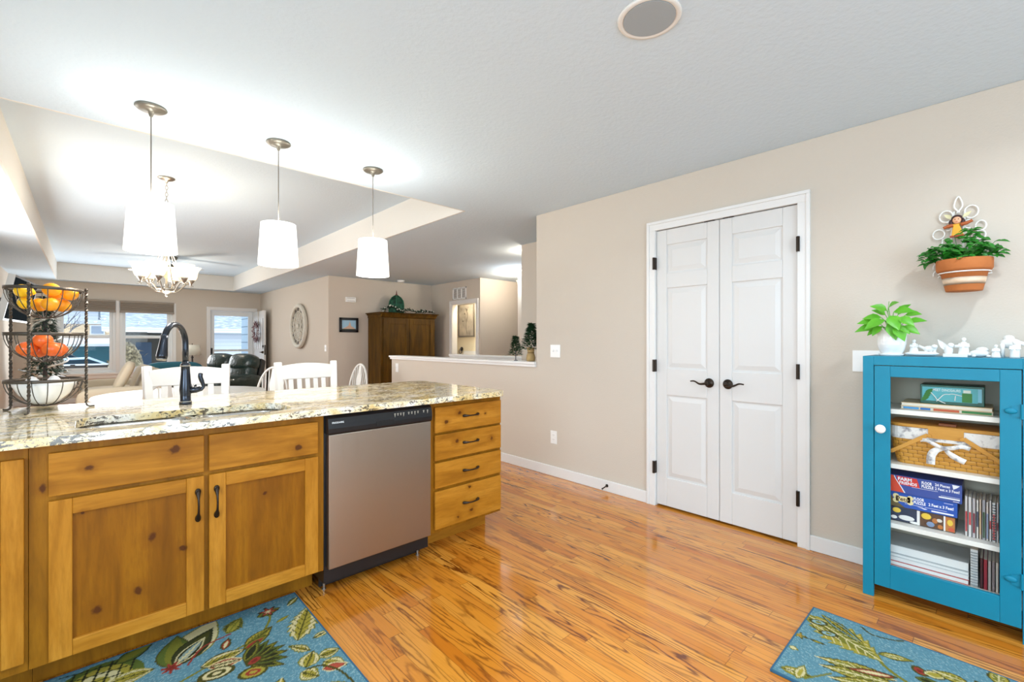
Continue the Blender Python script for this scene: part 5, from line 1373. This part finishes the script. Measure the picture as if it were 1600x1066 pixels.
m = M().box(x0+.04, x1-.04, NY-.012, NY-.004, z0+.04, z1-.04).mat(1).prism([(x0+.05, z0+.045), (x1-.05, z0+.045), (x1-.05, z0+.06), (3.66, 1.5), (3.62, 1.52), (3.605, 1.57), (3.595, 1.61), (3.585, 1.57), (3.57, 1.53), (3.52, 1.5), (x0+.05, z0+.06)], 'y', NY-.0126, NY-.012)
m.mat(2).box(x0+.045, x1-.045, NY-.0132, NY-.0126, z0+.043, z0+.062)
obj('photograph', m, [flat('a9d3ea', .3), flat('d9b8a0', .3), flat('3c4a38', .4)], pf)
dc = thing('door_chime', 'small white chime box high on the wall above the framed photograph', 'chime', (3.6, NY, 2.0))
obj('box', M().box(3.51, 3.7, NY-.045, NY, 1.965, 2.06), 'plastic', dc, bevel=.006)
obj('grille', M().box(3.53, 3.68, NY-.047, NY-.045, 1.985, 1.99).box(3.53, 3.68, NY-.047, NY-.045, 2.035, 2.04), 'vent', dc)
sd = thing('smoke_detector', 'small white smoke detector on the ceiling above the armoire', 'smoke detector', (4.5, 8.0, CZ))
obj('base', M().lathe([(.075, CZ), (.075, CZ-.012)], (4.5, 8.0, 0), 24), 'plastic', sd)
obj('cover', M().lathe([(.068, CZ-.012), (.062, CZ-.034), (.03, CZ-.04), (.001, CZ-.041)], (4.5, 8.0, 0), 24), 'plastic', sd)
# armoire
ax0, ax1, ay0, ay1 = 3.95, 5.13, 7.74, 8.27
ar = thing('armoire', 'tall dark oak two-door armoire in the nook beyond the half wall', 'armoire', ((ax0+ax1)/2, 8.0, 0))
m = M().box(ax0, ax1, ay0+.022, ay1, .06, 1.69).box(ax0-.015, ax1+.015, ay0-.015, ay1, 0, .1)
obj('case', m, 'armoire', ar, bevel=.004)
m = M().prism([(ay0+.02, 1.68), (ay0-.01, 1.69), (ay0-.03, 1.73), (ay0-.055, 1.755), (ay0-.055, 1.775), (ay1, 1.775), (ay1, 1.68)], 'x', ax0-.01, ax1+.01)
m.box(ax0-.055, ax1+.055, ay0-.055, ay1, 1.755, 1.775).box(ax0-.03, ax1+.03, ay0-.03, ay1, 1.73, 1.755)
obj('cornice', m, 'armoire', ar, bevel=.006)
for a, b in ((ax0+.05, 4.535), (4.545, ax1-.05)):
    d_ = obj('door', M().box(a+.002, b-.002, ay0+.012, ay0+.0215, .132, 1.658), 'armoire', ar)
    for p, q in ((a, a+.075), (b-.075, b)): obj('stile', M().box(p, q, ay0, ay0+.021, .13, 1.66), 'armoire', d_, bevel=.004)
    for p, q in ((1.56, 1.66), (.13, .25), (.86, .95)): obj('rail', M().box(a+.075, b-.075, ay0, ay0+.021, p, q), 'armoire', d_, bevel=.004)
    hx = b-.035 if a < 4.2 else a+.035
    obj('knob', M().lathe([(.008, 0), (.008, -.012), (.016, -.018), (.012, -.03), (.001, -.032)], (hx, ay0, .9), 14, 'y'), 'bronze', d_)
# greenhouse ornament and garland
bc = thing('birdcage', 'dark green metal birdcage with a pointed finial on the armoire', 'birdcage', (4.44, 8.06, 1.776))
bx_, by_ = 4.44, 8.06
m = M().lathe([(.165, 1.776), (.17, 1.8)], (bx_, by_, 0), 6)
for k in range(6):
    a = R(60*k); p = [(bx_+.16*math.cos(a), by_+.16*math.sin(a), 1.8), (bx_+.16*math.cos(a), by_+.16*math.sin(a), 1.95), (bx_+.145*math.cos(a), by_+.145*math.sin(a), 2.02), (bx_+.1*math.cos(a), by_+.1*math.sin(a), 2.085), (bx_+.04*math.cos(a), by_+.04*math.sin(a), 2.125), (bx_, by_, 2.135)]
    m.tube(p, .01, 6)
obj('frame', m, 'greeni', bc)
obj('panels', M().lathe([(.15, 1.8), (.15, 1.95), (.135, 2.02), (.09, 2.08), (.03, 2.118), (.001, 2.12)], (bx_, by_, 0), 6, 'z', False), speckle_mat('mottled_green_metal', ['0f2c22', '1d4a38', '2f6a50'], 18), bc)
m = M()
for z in (1.95, 1.87): m.tube([(bx_+.162*math.cos(R(60*k)), by_+.162*math.sin(R(60*k)), z) for k in range(6)], .008, 6, True)
obj('bands', m, 'greeni', bc)
obj('finial', M().lathe([(.02, 2.125), (.028, 2.145), (.012, 2.16), (.012, 2.17), (.004, 2.225), (.001, 2.235)], (bx_, by_, 0), 12), flat('6a3a34', .5), bc)
rg = random.Random(8)
gl = thing('garland', 'dark leafy garland with white berries lying along the top of the armoire', 'garland', (4.5, 7.82, 1.776))
m = M(); bm_ = M()
for i in range(240):
    t = i/239; x = 3.98+1.1*t; zz = 1.79+.035*abs(math.sin(t*9))+(.05 if t < .3 else 0)*math.sin(t/.3*math.pi)
    y = 7.765+rg.uniform(-.03, .03)
    a = rg.uniform(0, 6.28); m.leaf((x, y, zz), (math.cos(a), .3*math.sin(a), rg.uniform(-.15, .9)), rg.uniform(.05, .085), .032, (0, 0, 1), .2)
    if i % 9 == 0: bm_.ell((x, y-.03, zz+rg.uniform(0, .05)), (.013, .013, .013), 8)
for v in range(len(m.v)):
    if m.v[v][2] < 1.778: m.v[v] = (m.v[v][0], m.v[v][1], 1.778)
obj('leaves', m, 'garland', gl); obj('berries', bm_, flat('cfd0c6'), gl)
# vent and bathroom
vt = thing('air_vent', 'white three-section return air vent above the bathroom door', 'vent', (5.4, 7.29, 2.18))
y0, y1, z0, z1 = 7.07, 7.51, 2.065, 2.30
m = M().box(5.385, 5.4, y0, y1, z0, z0+.025).box(5.385, 5.4, y0, y1, z1-.025, z1)
for y in (y0, y0+.138, y0+.276, y1-.026): m.box(5.385, 5.4, y, y+.026, z0, z1)
obj('frame', m, 'plastic', vt, bevel=.002)
m = M()
for k in range(9): m.obox((5.393, (y0+y1)/2, z0+.035+.0205*k), (.012, y1-y0-.04, .003), Matrix.Rotation(R(35), 3, 'Y'))
obj('louvres', m, 'plastic', vt); obj('back', M().box(5.397, 5.3995, y0+.01, y1-.01, z0+.01, z1-.01), 'vent', vt)
bp = thing('framed_picture', 'large framed grey botanical picture seen through the bathroom doorway', 'picture', (6.0, 7.82, 1.7))
BX = 6.0; bp_y0, bp_y1, bz0, bz1 = 7.56, 8.12, 1.33, 2.06
m = M().box(BX-.03, BX-.002, bp_y0+.03, bp_y1-.03, bz0, bz0+.03).box(BX-.03, BX-.002, bp_y0+.03, bp_y1-.03, bz1-.03, bz1).box(BX-.03, BX-.002, bp_y0, bp_y0+.03, bz0, bz1).box(BX-.03, BX-.002, bp_y1-.03, bp_y1, bz0, bz1)
obj('frame', m, flat('6f675c'), bp)
obj('print', M().box(BX-.02, BX-.004, bp_y0+.03, bp_y1-.03, bz0+.03, bz1-.03), speckle_mat('mottled_grey_print', ['8f867a', 'b3aa9c', 'c9c0b0'], 5), bp)
m = M().tube(smooth_path([(BX-.024, 7.8, 1.4), (BX-.024, 7.84, 1.6), (BX-.024, 7.78, 1.8), (BX-.024, 7.86, 1.95)], 5), .005, 6)
for y, z in ((7.86, 1.82), (7.78, 1.9), (7.92, 1.66)): m.leaf((BX-.025, y, z), (0, .6, .4), .09, .05, (-1, 0, 0))
obj('botanical_stem', m, flat('6b6256'), bp)
lamp('bathroom_light', 'POINT', (5.72, 7.25, 2.25), 20, (1, .9, .72), .08)
tp = thing('paper_holder', 'small dark holder on the cream bathroom wall below the picture', 'holder', (6.0, 8.02, 1.02))
obj('backplate', M().lathe([(.045, 0), (.045, -.012)], (BX, 8.02, 1.07), 16, 'x'), 'bronze', tp)
obj('ring', M().tube(arc((BX-.04, 8.02, 1.02), .05, 0, 360, 24, 'yz')[:-1], .006, 6, True).tube([(BX-.01, 8.02, 1.07), (BX-.04, 8.02, 1.07)], .006), 'bronze', tp)
vn = thing('bathroom_vanity', 'white bathroom vanity top seen through the hall doorway', 'vanity', (5.85, 7.5, 0))
obj('cabinet', M().box(5.75, 5.995, 6.85, 7.9, .0, .9), 'white', vn); obj('top', M().box(5.73, 5.995, 6.83, 7.92, .9, .94), 'porcelain', vn, bevel=.004); obj('backsplash', M().box(5.97, 5.995, 6.83, 7.92, .94, 1.03), 'porcelain', vn)
# wall lamps
def sconce(x, y, z, lab, pw):
    root = thing('wall_lamp', lab, 'lamp', (x, y, z), 'glowing wall lamps of the stair hall')
    obj('backplate', M().lathe([(.05, 0), (.05, .012), (.02, .02)], (x, y, z-.06), 18, 'y'), 'nickel', root)
    obj('arm', M().tube(smooth_path([(x, y+.01, z-.06), (x, y+.06, z-.075), (x, y+.11, z-.04), (x, y+.12, z+.0)], 5), .007, 8), 'nickel', root)
    obj('glass_shade', M().lathe([(.02, z), (.045, z+.015), (.055, z+.05), (.075, z+.085), (.07, z+.083), (.045, z+.05), (.02, z+.01)], (x, y+.12, 0), 24), 'bell', root)
    lamp('wall_lamp_light', 'POINT', (x, y+.14, z+.11), pw, WARM, .04)
sconce(4.285, 4.05, 2.2, 'glowing wall lamp high in the stair hall, at the edge of the near beige wall', 9)
sconce(5.58, 5.63, 2.22, 'glowing wall lamp high in the bedroom hall, half behind the hall corner', 36)
cl = thing('ceiling_light', 'small round white ceiling light in the stair hall', 'lamp', (5.18, 5.38, CZ))
obj('rim', M().lathe([(.1, CZ), (.1, CZ-.015), (.085, CZ-.02)], (5.18, 5.38, 0), 24), 'white', cl); obj('diffuser', M().lathe([(.085, CZ-.018), (.05, CZ-.035), (.001, CZ-.04)], (5.18, 5.38, 0), 24), 'bell', cl)
lamp('ceiling_light_lamp', 'POINT', (5.18, 5.38, 2.25), 9, NEUT, .08)
# little firs on the half wall cap
def fir(name, lab, cat, c, h, r0, n, base, sc=.028):
    root = thing(name, lab, cat, c, None)
    rg = random.Random(int(h*1000)); m = M(); x, y, z = c
    for i in range(n):
        t = rg.random()**.8; rr_ = r0*(1-t)*rg.uniform(.35, 1.0)+.004; a = rg.uniform(0, 6.28)
        zz = z+base+(h-base)*t*.96
        p = (x+rr_*math.cos(a), y+rr_*math.sin(a), zz)
        m.leaf(p, (math.cos(a), math.sin(a), rg.uniform(-.1, .6)), sc*rg.uniform(.8, 1.4), sc*.5, (0, 0, 1), .1)
    m.leaf((x, y, z+h-.03), (0, 0, 1), .04, .012, (1, 0, 0), 0)
    obj('needles', m, 'fir', root)
    return root
ct = 1.0375
f1 = fir('small_fir_tree', 'small green fir tree in a burlap wrap on the half wall cap', 'plant', (3.20, 3.14, ct), .375, .105, 1000, .11, .036)
obj('burlap_wrap', M().lathe([(.001, ct), (.04, ct), (.046, ct+.03), (.04, ct+.06), (.030, ct+.082), (.034, ct+.1), (.042, ct+.135), (.03, ct+.125), (.001, ct+.1)], (3.2, 3.15, 0), 18), 'burlap', f1)
obj('twine', M().tube(arc((3.2, 3.15, ct+.083), .032, 0, 360, 20)[:-1], .004, 6, True), flat('8a6a3a'), f1)
f2 = fir('small_fir_tree', 'smaller green fir tree on a thin stem beside the burlap wrapped one', 'plant', (3.175, 3.34, ct), .25, .06, 500, .05, .032)
obj('stem', M().tube([(3.175, 3.34, ct), (3.175, 3.34, ct+.1)], .005, 8).lathe([(.001, ct), (.022, ct), (.02, ct+.006), (.001, ct+.007)], (3.175, 3.34, 0), 12), 'bark', f2)

# ================================================================== LIVING ROOM
def cushion(m, c, s, pw=.55, rot=None): return m.ell(c, (s[0]/2, s[1]/2, s[2]/2), 20, rot, pw)
# beige sofa: local frame, faces -X, length along Y
sf = thing('sofa', 'beige upholstered sofa below the front window, seen from its end', 'sofa', (0, 0, 0))
obj('base', M().box(-.45, .42, -.9, .9, 0, .36), 'beige', sf, bevel=.04)
for y in (-.44, .44):
    obj('seat_cushion', cushion(M(), (-.06, y, .44), (.82, .86, .2)), 'beige2', sf)
    obj('back_cushion', cushion(M(), (.26, y, .62), (.26, .86, .48), .5, Matrix.Rotation(R(20), 3, 'Y')), 'beige', sf)
for y in (-.93, .93): obj('arm', cushion(M(), (-.08, y, .42), (.84, .22, .42), .5), 'beige2', sf)
obj('back_frame', M().beam((.3, -.95, .15), (.3, .95, .15), .2, .2), 'beige', sf)
m = M(); rt = Matrix.Rotation(R(24), 3, 'Y')
cushion(m, (.34, 0, .48), (.16, 1.98, .68), .4, rt)
obj('back', m, 'beige', sf)
obj('back_pillow', cushion(M(), (-.02, -.66, .76), (.12, .42, .42), .55, Matrix.Rotation(R(24), 3, 'Y')), 'beige2', sf)
place(sf, (.40, 8.9, 0), R(0))
lv = thing('loveseat', 'dark green leather reclining loveseat with puffy headrests near the front door', 'sofa', (0, 0, 0))
obj('base', M().box(-.42, .4, -.62, .62, 0, .4), 'leather', lv, bevel=.04)
for y in (-.31, .31):
    obj('seat_cushion', cushion(M(), (-.1, y, .46), (.8, .6, .22), .55), 'leather', lv)
    obj('back_cushion', cushion(M(), (.29, y, .66), (.28, .6, .5), .6, Matrix.Rotation(R(14), 3, 'Y')), 'leather', lv)
    obj('headrest', cushion(M(), (.33, y, .84), (.34, .63, .34), .7, Matrix.Rotation(R(14), 3, 'Y')), 'leather', lv)
for y in (-.68, .68): obj('arm', cushion(M(), (-.05, y, .5), (.86, .24, .34), .6).box(-.42, .36, y-.09, y+.09, 0, .5), 'leather', lv)
obj('back_shell', M().prism([(.34, .12), (.42, .12), (.56, .88), (.46, .93)], 'y', -.6, .6), flat('2e2f2e', .5), lv, bevel=.03)
place(lv, (1.68, 9.55, 0), R(22))
ac = thing('armchair', 'teal upholstered armchair below the window, only its rounded back showing', 'armchair', (1.25, 11.3, 0))
obj('seat', cushion(M(), (1.25, 11.45, .4), (.8, .75, .28), .5), 'tealfab', ac)
obj('back', cushion(M(), (1.25, 11.0, .53), (1.0, .26, .62), .55), 'tealfab', ac)
for x in (.79, 1.71): obj('arm', cushion(M(), (x, 11.4, .42), (.2, .8, .42), .5), 'tealfab', ac)
for x in (.85, 1.65):
    for y in (10.98, 11.75): obj('leg', M().cyl((x, y, 0), .025, .24), flat('3a2a1c'), ac)
st_ = thing('side_table', 'small dark side table under the lamp by the front door', 'table', (1.62, 12.2, 0))
obj('top', M().lathe([(.001, .55), (.24, .55), (.25, .56), (.25, .575), (.001, .58)], (1.72, 12.25, 0), 28), flat('6a4a30'), st_)
for k in range(3):
    a = R(120*k+20); obj('leg', M().tube([(1.72+.05*math.cos(a), 12.25+.05*math.sin(a), .55), (1.72+.19*math.cos(a), 12.25+.19*math.sin(a), 0)], .016, 8), flat('6a4a30'), st_)
tl = thing('table_lamp', 'table lamp with cream shade and dark base between the window and front door', 'lamp', (1.72, 12.25, .58))
obj('base', M().lathe([(.001, .58), (.08, .58), (.085, .595), (.03, .615), (.02, .65), (.035, .72), (.02, .78), (.016, .86), (.03, .88), (.014, .9), (.008, .95)], (1.72, 12.25, 0), 20), flat('2c2622', .4), tl)
obj('lampshade', M().lathe([(.165, .93), (.135, 1.16), (.132, 1.16), (.162, .93)], (1.72, 12.25, 0), 32, 'z', True, True), 'linen', tl)
obj('harp', M().tube([(1.72, 12.25, .94), (1.72, 12.25, 1.17)], .004, 6).ell((1.72, 12.25, 1.175), (.01, .01, .014), 8), 'bronze', tl)
# christmas tree
xt = thing('christmas_tree', 'slim dark green decorated tree with white ribbons beside the front window', 'tree', (-.53, 11.5, 0))
m = M(); rg = random.Random(21)
for i in range(1500):
    t = rg.random(); rr_ = .27*(1-t)*rg.uniform(.4, 1)+.02; a = rg.uniform(0, 6.28); z = .4+1.62*t
    m.leaf((-.53+rr_*math.cos(a), 11.5+rr_*math.sin(a), z), (math.cos(a), math.sin(a), rg.uniform(-.5, .4)), rg.uniform(.07, .12), .04, (0, 0, 1), .2)
obj('branches', m, 'tree', xt)
m = M()
for j in range(5):
    P_ = [(-.53+(.36*(1-t)+.03)*math.cos(18*t+j*1.3), 11.5+(.36*(1-t)+.03)*math.sin(18*t+j*1.3), .5+1.5*t) for t in [(j*.2+q/40*.24) for q in range(28)] if t < 1]
    m.tube(P_, .016, 5)
for i in range(26):
    t = rg.random(); a = rg.uniform(0, 6.28); rr_ = .36*(1-t)+.02; m.ell((-.53+rr_*math.cos(a), 11.5+rr_*math.sin(a), .45+1.5*t), (.035, .035, .035), 8)
obj('white_ribbon_and_baubles', m, flat('e9ece9'), xt)
obj('trunk', M().cyl((-.53, 11.5, .0), .03, 1.9).lathe([(.14, 0), (.14, .03), (.04, .12)], (-.53, 11.5, 0), 14), 'bark', xt)
# television tilted on the left wall
tv = thing('television', 'dark tilted flat television on a wall arm above the fruit basket stand', 'television', (-.6, 8.6, 1.75))
rt = Matrix.Rotation(R(-5.5), 3, 'Z') @ Matrix.Rotation(R(11), 3, 'Y'); c0 = Vector((-.64, 8.7, 1.766))
def tr(mm): 
    q = M(); q.add([c0+rt @ Vector(v) for v in mm.v], mm.f); q.mi = list(mm.mi); return q
obj('screen', tr(M().box(.02, .026, -.61, .61, -.26, .26)), 'tv', tv)
obj('bezel', tr(M().box(-.03, .02, -.635, .635, -.28, .28).box(.02, .03, -.635, -.61, -.28, .28).box(.02, .03, .61, .635, -.28, .28).box(.02, .03, -.61, .61, .255, .28).box(.02, .03, -.61, .61, -.28, -.255)), 'black', tv)
obj('silver_edge', tr(M().box(-.03, .031, -.642, -.635, -.28, .28)), mat('silver_bezel', 'a4a8a8', .5), tv)
obj('back_cover', tr(M().box(-.07, -.03, -.45, .45, -.24, .24)), 'black', tv, bevel=.01)
obj('wall_arm', M().beam((-.99, 8.7, 1.766), (-.7, 8.7, 1.766), .05, .05).box(-.998, -.98, 8.55, 8.85, 1.6, 1.84), 'black', tv)
# wreath
wr = thing('door_wreath', 'dark red berry wreath hanging on the open front door', 'wreath', (3.02, 12.2, 1.5))
m = M(); rg = random.Random(3); wc = (3.012, 12.2, 1.47)
for i in range(260):
    a = rg.uniform(0, 6.28); r_ = .18+rg.uniform(-.055, .055); dx = rg.uniform(-.05, .0)
    m.leaf((wc[0]+dx, wc[1]+r_*math.cos(a), wc[2]+r_*math.sin(a)), (rg.uniform(-.6, .0), math.cos(a+rg.uniform(-1, 1)), math.sin(a+rg.uniform(-1, 1))), .06, .025, (-1, 0, 0), .1)
obj('berries', m, 'darkred', wr)
m = M()
for i in range(50):
    a = rg.uniform(0, 6.28); r_ = .18+rg.uniform(-.06, .06); m.ell((wc[0]-.05, wc[1]+r_*math.cos(a), wc[2]+r_*math.sin(a)), (.012, .012, .012), 6)
obj('pale_berries', m, flat('b8a8a8'), wr)
obj('hanger', M().box(3.022, 3.028, 12.185, 12.215, 1.6, 1.97).box(3.022, 3.06, 12.185, 12.215, 1.966, 1.97), flat('c9b9a0'), wr)

# ================================================================== OUTSIDE
struct('ground', M().box(-30, 40, -30, 70, -.9, -.8), 'pave')
hg = thing('house', 'blue-grey shingled house with a deep porch seen through the right window and storm door', 'house', (4, 27, -.8))
obj('wall', M().box(.95, 2.2, 28.6, 33, -.8, 1.7).box(4.45, 9, 28.6, 33, -.8, 1.7).box(2.2, 4.45, 30.2, 33, -.8, 1.7), 'recess', hg)
obj('porch_wall', M().box(4.35, 6.2, 28.3, 28.6, -.8, 1.7), 'whsid', hg)
obj('roof', M().prism([(27.6, 1.72), (33, 3.6), (36, 2.5), (36, 2.7), (33, 3.8), (27.6, 1.9)], 'x', .5, 9.5), 'roof', hg)
obj('gutter', M().box(.5, 9.5, 27.5, 27.62, 1.7, 1.9), 'whsid', hg)
obj('fascia_snow', M().box(.5, 9.5, 32.2, 32.5, 3.5, 3.74), 'snow', hg)
obj('downspout', M().box(4.3, 4.42, 27.7, 27.82, -.8, 1.75), 'white', hg)
obj('front_door', M().box(1.75, 2.35, 28.54, 28.6, -.8, 1.2), 'navy', hg)
obj('chimney', M().box(2.0, 2.6, 31, 31.6, 2.8, 4.3), 'peach', hg)
hy = thing('house', 'peach sided house with a snowy roof and teal garage seen through the left window', 'house', (.0, 40, -.8))
obj('wall', M().box(-1.15, 1.6, 38, 44, -.8, 3.0), 'peach', hy)
obj('upper_wall', M().box(-1.15, 1.6, 37.9, 38, 2.3, 3.3), 'whsid', hy)
obj('roof', M().prism([(37.2, 3.2), (41, 4.6), (45, 3.2), (45, 3.4), (41, 4.9), (37.2, 3.45)], 'x', -1.5, 2.0), 'snow', hy)
obj('garage_door', M().box(-.6, 1.2, 37.7, 37.9, -.8, .95), 'garage', hy)
wn = obj('window', M().box(.15, .85, 37.85, 37.92, 1.65, 2.25), 'white', hy); obj('pane', M().box(.22, .78, 37.83, 37.86, 1.72, 2.18), flat('9aa6b4', .2), wn)
obj('porch_roof', M().prism([(36.6, .95), (38, 1.3), (38, 1.45), (36.6, 1.1)], 'x', -1.2, 1.8), 'snow', hy)
cr = thing('parked_car', 'pale blue parked car behind the dark fence outside the left window', 'car', (-.6, 27, -.8))
prof = [(-2.6, -.45), (-2.6, -.1), (-2.2, .08), (-1.5, .12), (-1.0, .5), (.2, .55), (.9, .2), (1.6, .1), (1.75, -.1), (1.75, -.45)]
obj('body', M().prism([(x-.1, z) for x, z in prof], 'y', 26.2, 27.8), 'car', cr, bevel=.06)
obj('windows', M().prism([(-1.5, .13), (-1.08, .45), (.08, .49), (.7, .2), (.7, .13)], 'y', 26.18, 27.82), 'cardark', cr)
for x in (-1.9, 1.0):
    for y in (26.3, 27.55): obj('wheel', M().lathe([(.15, 0), (.34, .01), (.34, .19), (.15, .2)], (x, y, -.46), 20, 'y'), 'black', cr)
c2_ = thing('parked_car', 'dark teal parked car beyond the pale one outside the left window', 'car', (.6, 33, -.8))
obj('body', M().prism([(x*.8-.9, z+.1) for x, z in prof], 'y', 32.2, 33.8), 'cardark', c2_, bevel=.06)
for x in (-2.4, -.1): obj('wheel', M().lathe([(.15, 0), (.34, .01), (.34, .19), (.15, .2)], (x, 32.15, -.46), 20, 'y'), 'black', c2_)
fe = thing('fence', 'low dark wooden rail fence with snow outside the left window', 'fence', (-.5, 21.5, -.8))
m = M()
for z in (.02, .36): m.box(-3.5, .75, 21.48, 21.53, z-.06, z+.05)
obj('rails', m, 'fence', fe)
for k in range(5): obj('post', M().box(-3.4+1.0*k, -3.28+1.0*k, 21.44, 21.57, -.8, .45), 'fence', fe)
obj('snow_cap', M().box(-3.5, .75, 21.46, 21.55, .41, .46), 'snow', fe)
def bush(lab, c, rx, rz, n, mt):
    rg = random.Random(int(c[0]*100)); m = M()
    for i in range(n):
        th, ph = rg.uniform(0, 6.28), rg.uniform(-.3, 1.57); q = rg.uniform(.55, 1)
        p = (c[0]+rx*q*math.cos(th)*math.cos(ph), c[1]+rx*q*math.sin(th)*math.cos(ph), c[2]+rz*q*math.sin(ph)+.1)
        m.leaf(p, (rg.uniform(-1, 1), rg.uniform(-1, 1), rg.uniform(-.3, 1)), .16, .05, (0, 0, 1), .1)
    root = thing('shrub', lab, 'shrub', c)
    obj('twigs', m, mt, root); obj('stems', M().ell((c[0], c[1], c[2]+rz*.35), (rx*.7, rx*.7, rz*.7), 12), mt, root)
bush('dry brown shrub outside the right window', (1.0, 20.5, -.8), .75, 1.95, 700, 'shrub')
bush('dry tan shrub outside the left window behind the fence', (.3, 22.6, -.8), .8, 1.0, 300, 'shrub')
bt = thing('bare_tree', 'bare leafless tree against the sky outside the left window', 'tree', (-1.35, 25, -.8))
def branch(m, p, d, L, r, lv):
    q = p+d*L; m.tube([p, p.lerp(q, .5)+Vector((random.uniform(-.04, .04), 0, 0))*L, q], [r, r*.8, r*.6], 6)
    if lv:
        for k in range(3):
            dd = (d+Vector((random.uniform(-.7, .7), random.uniform(-.5, .5), random.uniform(-.1, .5)))).normalized()
            branch(m, p.lerp(q, random.uniform(.5, 1)), dd, L*.68, r*.55, lv-1)
m = M(); branch(m, Vector((-1.35, 25, -.8)), Vector((.05, 0, 1)), 1.9, .1, 4)
obj('trunk_and_branches', m, 'bark', bt)
struct('porch_wall', M().box(2.98, 3.12, 12.95, 13.6, -.3, 2.6), 'siding')
